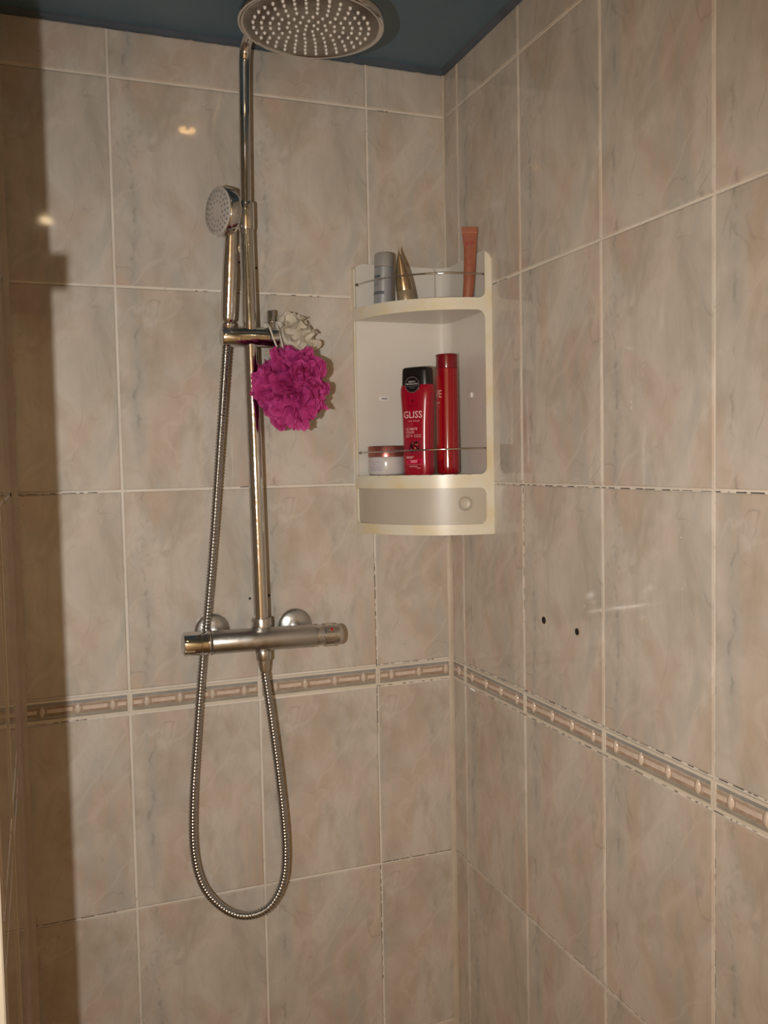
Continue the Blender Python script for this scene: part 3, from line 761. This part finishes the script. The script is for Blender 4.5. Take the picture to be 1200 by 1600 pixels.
for i in range(8): a = PI/2*i/7; outer.append((LU-ST-rr_+rr_*cos(a), .5835+rr_-rr_*sin(a)))
outer += [(.010+.006, .5845)]
for i in range(6): a = PI/2*i/5; outer.append((.010+.006-.006*sin(a), .5845+.006-.006*cos(a)))
outer += [(.010, ztop-.002), (.006, ztop+.003), (.003, ztop+.001), (0, ztop-.005)]
holes = [rrect(.008, LU-.0130, .3165, .5655, (.012, .013, .004, .004)), rrect(.0085, LU-.0145, .2405, .2965, (.012, .012, .004, .008))]
frame = bend('front_frame', filled(outer, holes), .0032, YPLAST)
# back panels in one bent piece
def lpath(s, off=0.0):
    """s along the L from left front edge to right front edge; off towards the wall"""
    a = -.0030+off; f = .020; L1 = .1685-.0030-f; arcL = f*PI/2; L2 = .1625-.0030-f
    if s <= L1: return (-.1685+s, a)
    if s <= L1+arcL:
        t = (s-L1)/f; rr2 = f+off; return (-.0030-f+rr2*sin(t), -.0030-f+rr2*cos(t))
    return (a, -.0030-f-(s-L1-arcL))
SL = .1685-.003-.02 + .02*PI/2 + .1625-.003-.02
b = MB(); NS = 64; vs = []; fs = []
def ztp(s):
    r = .020; e_ = min(s, SL-s); z = .6585 + .003*max(0, (s-SL*.5)/SL)
    return z - (r - sqrt(max(0, r*r-(r-e_)**2)) if e_ < r else 0)
ss = sorted(set([0, .0004, .0012, .0025, .004, .006, .009, .012, .016, .020] + [SL*i/48 for i in range(3, 46)] + [SL-x for x in (0, .0004, .0012, .0025, .004, .006, .009, .012, .016, .020)]))
for s in ss:
    for off in (0.0, .0024):
        for z in (.2245, ztp(s)): vs.append((*lpath(s, off), z))
for i in range(len(ss)-1):
    a = i*4; c = a+4
    fs += [(a, c, c+1, a+1), (a+2, a+3, c+3, c+2), (a+1, c+1, c+3, a+3), (a, a+2, c+2, c)]
fs += [(0, 1, 3, 2), (len(vs)-4, len(vs)-2, len(vs)-1, len(vs)-3)]
b.add(vs, fs, PANELP); cab.part('back_panel', b, auto=40)
b = MB(); q0, q1 = lpath(.1685-.003-.02-.0005, -.0002), lpath(.1685-.003-.02+.0005, -.0002)
b.box((q0[0], q0[1]-.0003, .586), (q1[0], q1[1]+.0008, .6575), mat('seam_grey', (.30, .28, .25, 1), .6)); cab.part('panel_seam', b)
def sector(name, z0, z1, r_in, M, u0=.001):
    b = MB(); n = 30; pts = [(-.0032, -.0032)] + [arc(LU*(.02+.96*i/n), -r_in) for i in range(n+1)]; pts = [(min(x, -.0032), min(y, -.0032)) for x, y in pts]
    k = len(pts); vs = [(x, y, z0) for x, y in pts] + [(x, y, z1) for x, y in pts]
    b.add(vs, [tuple(range(k))[::-1], tuple(range(k, 2*k))] + [(i, (i+1) % k, k+(i+1) % k, k+i) for i in range(k)], M); return cab.part(name, b, auto=40)
sector('top_shelf', .5665, .5825, .0033, PANELP); sector('base_plate', .2255, .2285, .0033, PANELP)
# slatted lower shelf: bars running from the corner outwards to the front
n = 13; D1 = Vector((-1, -1, 0)).normalized(); D2 = Vector((-1, 1, 0)).normalized()
for i in range(n):
    c = (i-(n-1)/2)*.0185; half = .0066
    vs = []
    for s_ in (c-half, c+half):
        t0 = abs(s_)+.005; t1 = sqrt(max(0, .1625**2 - s_*s_))-.0005
        if t1 <= t0: break
        for t_ in (t0, t1):
            p = D1*t_ + D2*s_
            for z in (.3135, .3170): vs.append((min(p.x, -.0032), min(p.y, -.0032), z))
    if len(vs) == 8:
        b = MB(); b.add(vs, [(0, 1, 3, 2), (4, 6, 7, 5), (0, 4, 5, 1), (2, 3, 7, 6), (1, 5, 7, 3), (0, 2, 6, 4)], YPLAST); cab.part('shelf_slat', b)
# drawer front and finger pull
pan = bend('drawer_front', filled(rrect(.004, LU-.008, .2350, .3020, (.004,)*4), [[(RA*radians(73.6)+.0104*cos(PI*i/16), .2722+.0104*sin(PI*i/16)) for i in range(32)]]), .0022, FROST, r_out=-.0036, bevel=0)
th = radians(73.6); pc = Vector((*arc(RA*th, -.0034), .2722)); pn = Vector((-cos(th), -sin(th), 0))
b = MB(); b.lathe([(.0118, -.001), (.0117, .0006), (.0110, .0009), (.0104, .0006), (.0100, -.0016), (.0092, -.0042), (.006, -.0050), (0, -.0052)], FROST, pc, pn, 32)
cab.part('finger_pull', b, smooth=True, parent=pan)
for (za, zb) in ((.6235, .6200), (.3535, .3565)):
    b = MB(); pts = [Vector((*arc(LU*(.035+.93*i/40), -.0065), za+(zb-za)*i/40)) for i in range(41)]
    b.tube(pts, .00125, WORN, 10)
    for e_ in (0, -1): b.lathe([(0, -.002), (.0022, -.002), (.0022, .002), (0, .002)], WORN, pts[e_], (pts[1]-pts[0] if e_ == 0 else pts[-1]-pts[-2]), 12)
    cab.part('guard_wire', b, smooth=True)
CAPW = mat('white_cap', srgb(236, 232, 226), .25); SLOT = mat('grey_slot', srgb(150, 146, 138), .5)
b = MB(); ring = rrect(-.0085, .0085, -.0045, .0045, (.0044,)*4, 5)
vs = [(-.1190+x, -.0030, .4420+z) for x, z in ring] + [(-.1190+x*.9, -.0052, .4420+z*.85) for x, z in ring]; k = len(ring)
b.add(vs, [tuple(range(k, 2*k))] + [(i, (i+1) % k, k+(i+1) % k, k+i) for i in range(k)], CAPW); sc1 = cab.part('screw_cover', b, auto=40)
b = MB(); b.box((-.1230, -.0056, .4405), (-.1135, -.0050, .4432), SLOT); cab.part('cover_slot', b, parent=sc1)
b = MB(); b.box((-.0060, -.0985, .4380), (-.0028, -.0885, .4462), CAPW); cab.part('screw_cover', b, bevel=.001)

# ================================================================ toiletries
def lbl(body, width, height, bold=0.0, spacing=1.0):
    vs, fs = text_mesh(body, 1.0, bold, spacing)
    xs = [v[0] for v in vs]; ys = [v[1] for v in vs]; w_, h_ = max(xs)-min(xs), max(ys)-min(ys)
    return [((v[0]-(max(xs)+min(xs))/2)/w_*width, (v[1]-(max(ys)+min(ys))/2)/h_*height) for v in vs], fs
SZ = .3172
# --- red shampoo bottle, oval, black cap
gl = Thing('shampoo_bottle', 'red oval shampoo bottle with black cap and GLISS lettering', 'shampoo', (-.0945, -.0905, SZ))
gl.e.rotation_euler = (0, 0, radians(-52)); gl.base = Vector((0, 0, 0))
REDB = mat('glossy_red_plastic', srgb(158, 14, 40), .20, 0, .6); REDD = mat('dark_red_print', srgb(96, 6, 22), .3)
def hwid(h):
    P = [(0, .0222), (.004, .0236), (.02, .0238), (.05, .0236), (.08, .0243), (.105, .0258), (.125, .0273), (.134, .0276), (.1395, .0262), (.1415, .0225)]
    for (a, x), (c, y) in zip(P, P[1:]):
        if h <= c: t = max(0, (h-a)/(c-a)); return x+(y-x)*t
    return P[-1][1]
def hdep(h): return .0160 if .004 < h < .134 else (.0148 if h <= .004 else .0148-.1*(h-.134)*3)
def sect(w_, d_, n=40, ex=3.2):
    out = []
    for i in range(n):
        t = 2*PI*i/n; c, s = cos(t), sin(t)
        out.append((w_*math.copysign(abs(c)**(2/ex), c), d_*math.copysign(abs(s)**(2/ex), s)))
    return out
def loft(levels, M, n=40, ex=3.2):
    b = MB(); vs = []; fs = []
    for (h, w_, d_) in levels: vs += [(x, y, h) for x, y in sect(w_, d_, n, ex)]
    for i in range(len(levels)-1):
        for k in range(n): k2 = (k+1) % n; fs.append((i*n+k, i*n+k2, (i+1)*n+k2, (i+1)*n+k))
    fs += [tuple(range(n))[::-1], tuple(range((len(levels)-1)*n, len(levels)*n))]; b.add(vs, fs, M); return b
hl = [0, .0015, .004, .012, .02, .035, .05, .065, .08, .0925, .105, .115, .125, .134, .1375, .1395, .1415]
o = gl.part('bottle', loft([(h, hwid(h), hdep(h)) for h in hl], REDB), auto=45)
BLACK = mat('black_plastic', (.006, .005, .005, 1), .35)
gl.part('cap', loft([(.1395, .0238, .0140), (.142, .0240, .0142), (.160, .0233, .0138), (.1645, .0228, .0134), (.1665, .0212, .0122), (.1672, .0180, .0100)], BLACK, 40, 4), auto=40)
b = MB(); b.lathe([(.0010, -.011), (.0092, -.0108), (.0092, 0), (0, 0)], REDB, (0, 0, .1665), (0, 0, -1), 20)
def fy(x, h, ex=3.2):
    w_ = hwid(h); return -hdep(h)*(max(0, 1-abs(x/w_)**ex))**(1/ex)
def decal(th_, parent, body, x, h, wd, ht, M, bold=0.0, left=False, spacing=1.0):
    vs, fs = lbl(body, wd, ht, bold, spacing); x0 = x + (wd/2 if left else 0); b = MB()
    b.add([(x0+a, fy(x0+a, h)-.0004, h+c) for a, c in vs], fs, M); return gl.part('lettering', b)
def patch(pts, M, name='label_print', off=.00025):
    b = MB(); b.add([(x, fy(x, h)-off, h) for x, h in pts], [tuple(range(len(pts)))], M); return gl.part(name, b)
PALE = mat('pale_pink_print', srgb(226, 184, 186), .4); PINKP = mat('pink_print', srgb(176, 84, 92), .4); HOT = mat('hot_pink_foil', srgb(226, 24, 88), .25)
decal(gl, o, 'GLISS', -.001, .0935, .0330, .0108, PALE, .010)
decal(gl, o, 'HAIR REPAIR', .001, .0835, .0200, .0023, PALE, spacing=1.2)
decal(gl, o, 'CHAMPÚ', -.0135, .0795, .0135, .0026, PINKP, left=True); decal(gl, o, 'CHAMPÔ', -.0135, .0760, .0135, .0026, PINKP, left=True)
decal(gl, o, 'ULTIMATE', -.0135, .0712, .0205, .0040, PALE, .004, left=True); decal(gl, o, 'COLOR', -.0135, .0662, .0150, .0040, PALE, .004, left=True)
decal(gl, o, 'KERATIN', -.0135, .0616, .0085, .0018, PALE, left=True); decal(gl, o, 'SERUM', -.0135, .0590, .0065, .0018, PALE, left=True)
decal(gl, o, '+', -.0030, .0604, .0030, .0030, PALE, .01); decal(gl, o, 'UV-COLOR', .0010, .0618, .0125, .0018, PALE, left=True); decal(gl, o, 'COMPLEX', .0010, .0592, .0125, .0018, PALE, left=True)
b = MB()
for i in range(6):
    z0, z1 = .0325+.0035*i, .0325+.0035*(i+1)
    xs = [-.0140+.0280*j/8 for j in range(9)]
    b.add([(x, fy(x, z)-.0003, z) for z in (z0, z1) for x in xs], [(j, j+1, j+10, j+9) for j in range(8)], mat('berry_panel', srgb(148, 28, 52), .3) if i == 0 else b.mats[0])
gl.part('label_print', b)
b = MB(); qr = random.Random(9); BM_ = [mat('berry_dark', srgb(52, 8, 16), .3), mat('berry_red', srgb(186, 30, 50), .3), mat('berry_tan', srgb(214, 150, 110), .3), mat('berry_pink', srgb(206, 84, 96), .3)]
for i in range(46):
    a = qr.uniform(0, 2*PI); r = .0088*sqrt(qr.random()); x = .001+r*cos(a); h = .0435+r*sin(a); s_ = qr.uniform(.0010, .0022); Mx = BM_[0] if r > .005 and qr.random() < .7 else qr.choice(BM_)
    s_ = s_ if Mx != BM_[2] else s_*.5
    off = .00045+.00001*i
    b.add([(x+s_*cos(k*PI/4), fy(x, h)-off, h+s_*sin(k*PI/4)) for k in range(8)], [tuple(range(8))], Mx)
gl.part('berry_picture', b)
patch([(-.0140, .0190), (-.010, .0178), (0, .0180), (.0130, .0172), (.0142, .0180), (.0142, .0235), (.0110, .0250), (.004, .0235), (-.006, .0225), (-.0140, .0218)], HOT)
for (x, h, wd) in ((-.0135, .0282, .0140), (-.0135, .0264, .0115), (-.006, .0222, .0120), (-.005, .0200, .0110), (-.008, .0130, .0145), (.006, .0105, .0055), (-.012, .0160, .026)):
    b = MB(); n = 10
    if wd > .02:
        b.add([(x+wd*j/n, fy(x+wd*j/n, h)-.0004, h+dz) for dz in (-.00012, .00012) for j in range(n+1)], [(j, j+1, j+n+2, j+n+1) for j in range(n)], PALE)
    else:
        for j in range(n): b.add([(x+wd*(j+u)/n, fy(x+wd*(j+u)/n, h)-.0005, h+dz) for u, dz in ((.05, -.0006), (.8, -.0006), (.8, .0006), (.05, .0006))], [(0, 1, 2, 3)], PALE)
    gl.part('fine_print', b)
# dark emblem above the name
b = MB(); b.add([(-.0005+x*.0022, fy(0, .1135)-.0004, .1135+z*.0030) for x, z in ((0, -1), (.35, -.45), (.75, 0), (.8, .5), (.35, 1), (-.3, 1), (-.8, .6), (-.85, .1), (-.35, -.4))], [tuple(range(9))], REDD); gl.part('emblem', b)
decal(gl, o, 'Schwarzkopf', .000, .1075, .0170, .0028, REDD)
# round black badge half on the cap
b = MB(); c0 = (-.0005, -.0164, .1395); b.lathe([(.0124, -.0022), (.0124, .0004), (0, .0004)], BLACK, c0, (0, -1, 0), 36); bd = gl.part('round_badge', b)
b = MB(); b.lathe([(.0124, .0004), (.0124, .0009), (.0116, .0009), (.0116, .0004)], mat('badge_ring', srgb(120, 112, 108), .3), c0, (0, -1, 0), 36); gl.part('badge_ring', b, parent=bd)
for (tx, dz, wd, ht, c_) in (('REPARA Y', .0048, .0125, .0023, 214), ('PREVIENE DAÑOS', .0014, .0205, .0026, 214), ('PROTECCIÓN DE COLOR', -.0022, .0185, .0016, 140), ('HASTA 90%', -.0050, .0085, .0016, 120)):
    vs, fs = lbl(tx, wd, ht, .012); b = MB(); b.add([(c0[0]+a, c0[1]-.0007, c0[2]+dz+c) for a, c in vs], fs, mat('badge_print', srgb(c_, c_-6, c_-10), .4)); gl.part('badge_lettering', b, parent=bd)

# --- tall red cylindrical bottle
rb = Thing('conditioner_bottle', 'tall slim red round bottle standing right of the GLISS bottle', 'hair product', (-.0375, -.0760, SZ)); rb.base = Vector((0, 0, 0))
REDC = mat('clear_red_plastic', srgb(150, 8, 26), .10, 0, .7); REDT = mat('dark_red_cap', srgb(124, 10, 28), .16, 0, .6)
b = MB(); b.lathe([(0, 0), (.0150, 0), (.0172, .0012), (.0180, .004), (.0180, .012), (.0176, .08), (.0172, .1675), (.0168, .1680), (0, .1680)], REDC, seg=48); rb.part('bottle', b, auto=35)
b = MB(); b.lathe([(.0172, .1684), (.0173, .1690), (.0171, .1870), (.0178, .1874), (.0178, .1890), (.0168, .1900), (0, .1906)], REDT, seg=48); rb.part('cap', b, auto=35)
va = radians(245.3)
def cyl_pt(ang, h, r): return (r*cos(va+ang), r*sin(va+ang), h)     # ang > 0 turns to the right as seen by the viewer
b = MB(); OR = mat('orange_red_label', srgb(172, 30, 30), .25); n = 18
a0, a1 = radians(-118), radians(-28)
vs = []; lv = [.022, .035, .06, .09, .12, .14, .150, .156]
for h in lv:
    sh = 0.0 if h < .13 else radians(10)*((h-.13)/.026)**2
    vs += [cyl_pt(a0+(a1-sh-a0)*j/n, h, .01835) for j in range(n+1)]
b.add(vs, [(i*(n+1)+j, i*(n+1)+j+1, (i+1)*(n+1)+j+1, (i+1)*(n+1)+j) for i in range(len(lv)-1) for j in range(n)], OR); rb.part('side_label', b, smooth=True)
def wrap(th_, body, ang_end, h, wd, ht, M, r=.0186, bold=.01, name='lettering', vertical=False):
    vs, fs = lbl(body, wd, ht, bold)
    if vertical: vs = [(-y, x) for x, y in vs]
    mx_ = max(v[0] for v in vs); b = MB(); b.add([cyl_pt2(th_, ang_end + (x-mx_)/r, h+y, r) for x, y in vs], fs, M); return th_.part(name, b)
def cyl_pt2(th_, ang, h, r): return (r*cos(va+ang), r*sin(va+ang), h)
PALE2 = mat('pale_rose_print', srgb(216, 170, 160), .4)
wrap(rb, 'ELVIVE', radians(-27), .1270, .0420, .0118, PALE2); wrap(rb, 'COLOR-VIVE', radians(-38), .1130, .0300, .0030, PALE2); wrap(rb, 'PROTECT', radians(-38), .1060, .0240, .0040, PINKP)

# --- cream jar
jr = Thing('cream_jar', 'frosted white cream jar with metallic rose lid, left on the lower shelf', 'jar', (-.1278, -.0350, SZ)); jr.base = Vector((0, 0, 0))
JB = mat('milky_jar', srgb(208, 200, 196), .18, 0, .5, Subsurface_Weight=0.15); JL = mat('rose_metal_lid', srgb(176, 112, 104), .28, .75)
b = MB(); b.lathe([(0, 0), (.0255, 0), (.0282, .0014), (.0294, .0045), (.0296, .020), (.0292, .0265), (.0280, .0290), (0, .0290)], JB, seg=56); jr.part('jar_body', b, auto=35)
b = MB(); b.lathe([(.0290, .0288), (.0298, .0292), (.0298, .0452), (.0292, .0462), (0, .0464)], JL, seg=56); jr.part('lid', b, auto=35)
LBL = mat('lilac_label', srgb(196, 188, 194), .35); LPR = mat('grey_print', srgb(140, 128, 126), .5)
b = MB(); n = 14; vs = [cyl_pt(radians(-62+58*j/n)-.06, h, .0299) for h in (.0060, .0235) for j in range(n+1)]
b.add(vs, [(j, j+1, n+2+j, n+1+j) for j in range(n)], LBL); jr.part('label', b, smooth=True)
b = MB()
for h, aa, bb in ((.0205, -52, -14), (.0125, -58, -10), (.0105, -58, -16), (.0080, -56, -8)):
    n = 16
    for j in range(n):
        if rnd.random() < .75:
            c0_, c1_ = radians(aa+(bb-aa)*j/n)-.06, radians(aa+(bb-aa)*(j+.7)/n)-.06
            b.add([cyl_pt(c0_, h, .0301), cyl_pt(c1_, h, .0301), cyl_pt(c1_, h+.0007, .0301), cyl_pt(c0_, h+.0007, .0301)], [(0, 1, 2, 3)], LPR)
c_ = radians(-34)-.06; b.add([cyl_pt(c_-.03, .0160, .0301), cyl_pt(c_+.03, .0160, .0301), cyl_pt(c_+.03, .0180, .0301), cyl_pt(c_-.03, .0180, .0301)], [(0, 1, 2, 3)], LPR)
jr.part('label_print', b)

# --- silver can on the top shelf
TZ = .5827
can = Thing('spray_can', 'small silver spray can with grey cap on the top shelf', 'spray can', (-.1342, -.0500, TZ)); can.base = Vector((0, 0, 0)); can.e.rotation_euler = (radians(-1), radians(2.5), 0)
SIL = mat('brushed_silver', srgb(170, 174, 178), .36, .5); SCAP = mat('grey_satin_cap', srgb(168, 164, 158), .38, .25); INK = mat('dark_ink', srgb(58, 60, 66), .5)
b = MB(); b.lathe([(0, 0), (.0138, 0), (.0150, .0015), (.0150, .0605), (.0143, .0612), (0, .0612)], SIL, seg=44); can.part('can_body', b, auto=35)
b = MB(); b.lathe([(.0146, .0612), (.0152, .0614), (.0149, .0815), (.0140, .0830), (0, .0835)], SCAP, seg=44); can.part('cap', b, auto=35)
wrap(can, 'SYSTEM', radians(-20), .0455, .0270, .0046, INK, r=.01515, bold=.015)
def band(th_, a0, a1, h0, h1, r, M, name='label_band'):
    b = MB(); n = 12; b.add([cyl_pt(radians(a0+(a1-a0)*j/n), h, r) for h in (h0, h1) for j in range(n+1)], [(j, j+1, n+2+j, n+1+j) for j in range(n)], M); return th_.part(name, b, smooth=True)
band(can, -100, 10, .0175, .0225, .0151, mat('slate_band', srgb(92, 100, 106), .4)); band(can, -95, -28, .0345, .0350, .0151, INK); band(can, -95, -30, .0315, .0320, .0151, INK); band(can, 32, 62, .008, .056, .0151, mat('small_print', srgb(140, 140, 142), .45))
# --- gold tube standing on its cap
gt = Thing('gold_tube', 'small metallic gold squeeze tube standing on its cap, crimped end up', 'tube', (-.1000, -.0660, TZ)); gt.base = Vector((0, 0, 0)); gt.e.rotation_euler = (radians(0), radians(-8), radians(-8))
GOLD = mat('gold_foil', srgb(176, 154, 120), .24, .8); GCAP = mat('gold_grey_cap', srgb(166, 148, 120), .35, .4)
def tube_loft(levels, M, rot=0, n=32):
    b = MB(); vs = []; fs = []
    for (h, a, c, ox) in levels:
        for k in range(n):
            t = 2*PI*k/n; x, y = a*cos(t), c*sin(t); vs.append((x*cos(rot)-y*sin(rot)+ox, x*sin(rot)+y*cos(rot), h))
    for i in range(len(levels)-1):
        for k in range(n): k2 = (k+1) % n; fs.append((i*n+k, i*n+k2, (i+1)*n+k2, (i+1)*n+k))
    fs += [tuple(range(n))[::-1], tuple(range((len(levels)-1)*n, len(levels)*n))]; b.add(vs, fs, M); return b
gr = radians(75)
gt.part('cap', tube_loft([(0, .0135, .0135, 0), (.001, .0140, .0140, 0), (.0230, .0133, .0133, 0), (.0240, .0128, .0128, 0)], GCAP), auto=40)
gt.part('tube_body', tube_loft([(.0240, .0128, .0128, 0), (.0262, .0132, .0132, 0), (.040, .0134, .0120, 0), (.060, .0140, .0085, 0), (.075, .0146, .0045, 0), (.084, .0150, .0012, 0), (.0900, .0150, .0006, 0)], GOLD, gr), auto=50)
b = MB(); b.add([(-.0118+.0002, -.0068, .028), (-.0134, -.0018, .028), (-.0118, -.0010, .055), (-.0108, -.0050, .055)], [(0, 1, 2, 3)], INK)
# --- peach tube against the right panel
pt = Thing('peach_tube', 'tall flat peach-orange tube standing on the right of the top shelf', 'tube', (-.0222, -.1245, TZ)); pt.base = Vector((0, 0, 0)); pt.e.rotation_euler = (radians(3), radians(2.5), radians(-24))
PEACH = noisy('peach_plastic', srgb(160, 98, 72), srgb(148, 84, 62), 60, .3); PRED = mat('brick_print', srgb(150, 58, 48), .4)
lv = [(0, .0078, .0052, 0), (.010, .0082, .0050, 0), (.030, .0086, .0044, .0008), (.055, .0090, .0036, .0012), (.080, .0096, .0026, .001), (.095, .0108, .0016, 0.0), (.106, .0122, .0010, -.0006), (.1135, .0126, .0008, -.001)]
pt.part('tube_body', tube_loft(lv, PEACH, 0), auto=60)
b = MB(); b.add([(x, -.0013, h) for x, h in ((-.0128, .1045), (.0112, .1045), (.0112, .1060), (-.0128, .1060))], [(0, 1, 2, 3)], mat('peach_crimp', srgb(176, 100, 72), .4)); pt.part('crimp_line', b)
b = MB()
for x, h, ww, hh in ((-.0070, .0845, .0046, .0062), (.0008, .0860, .0050, .0062), (-.0006, .0655, .0026, .0048), (-.0026, .0540, .0026, .0026), (.001, .0640, .002, .003)):
    y = -.0052
    b.add([(x, y+.0012 if h > .08 else y, h), (x+ww, y+.0012 if h > .08 else y, h+.0006), (x+ww, y+.0015 if h > .08 else y+.0002, h+hh), (x, y+.0015 if h > .08 else y+.0002, h+hh)], [(0, 1, 2, 3)], PRED)
pt.part('label_print', b)


# ---- water drops left on the tiles
WATER = mat('water_drop', (.56, .50, .43, 1), 0.04, 0, .5)
def drops(wall, ax, runs):
    b = MB(); q = random.Random(4)
    for (s0, z0, ln, cnt) in runs:
        for i in range(cnt):
            s_ = s0+q.uniform(-.0012, .0012); z = z0-ln*q.random(); r = q.uniform(.0006, .0012)
            if ax == 'b': b.lathe([(r, 0), (r*.92, r*.35), (r*.6, r*.7), (0, r*.85)], WATER, (s_, -.0012, z+ZB), (0, -1, 0), 8)
            else: b.lathe([(r, 0), (r*.92, r*.35), (r*.6, r*.7), (0, r*.85)], WATER, (-.0012, s_, z+ZB), (-1, 0, 0), 8)
    o = obj('water_drops', b, wall, smooth=True); o['kind'] = 'stuff'
drops(wall_back, 'b', [(-.381, .326, .025, 7), (-.677, .30, .02, 4), (-.20, .33, .02, 4), (-.30, .80, .05, 2), (-.34, .74, .10, 2), (-.49, .15, .05, 4)])
drops(wall_right, 'r', [(-.512, .42, .03, 14), (-.535, .48, .16, 16), (-.41, .15, .01, 3), (-.415, .62, .08, 3), (-.36, .80, .04, 2), (-.60, .30, .2, 5)])
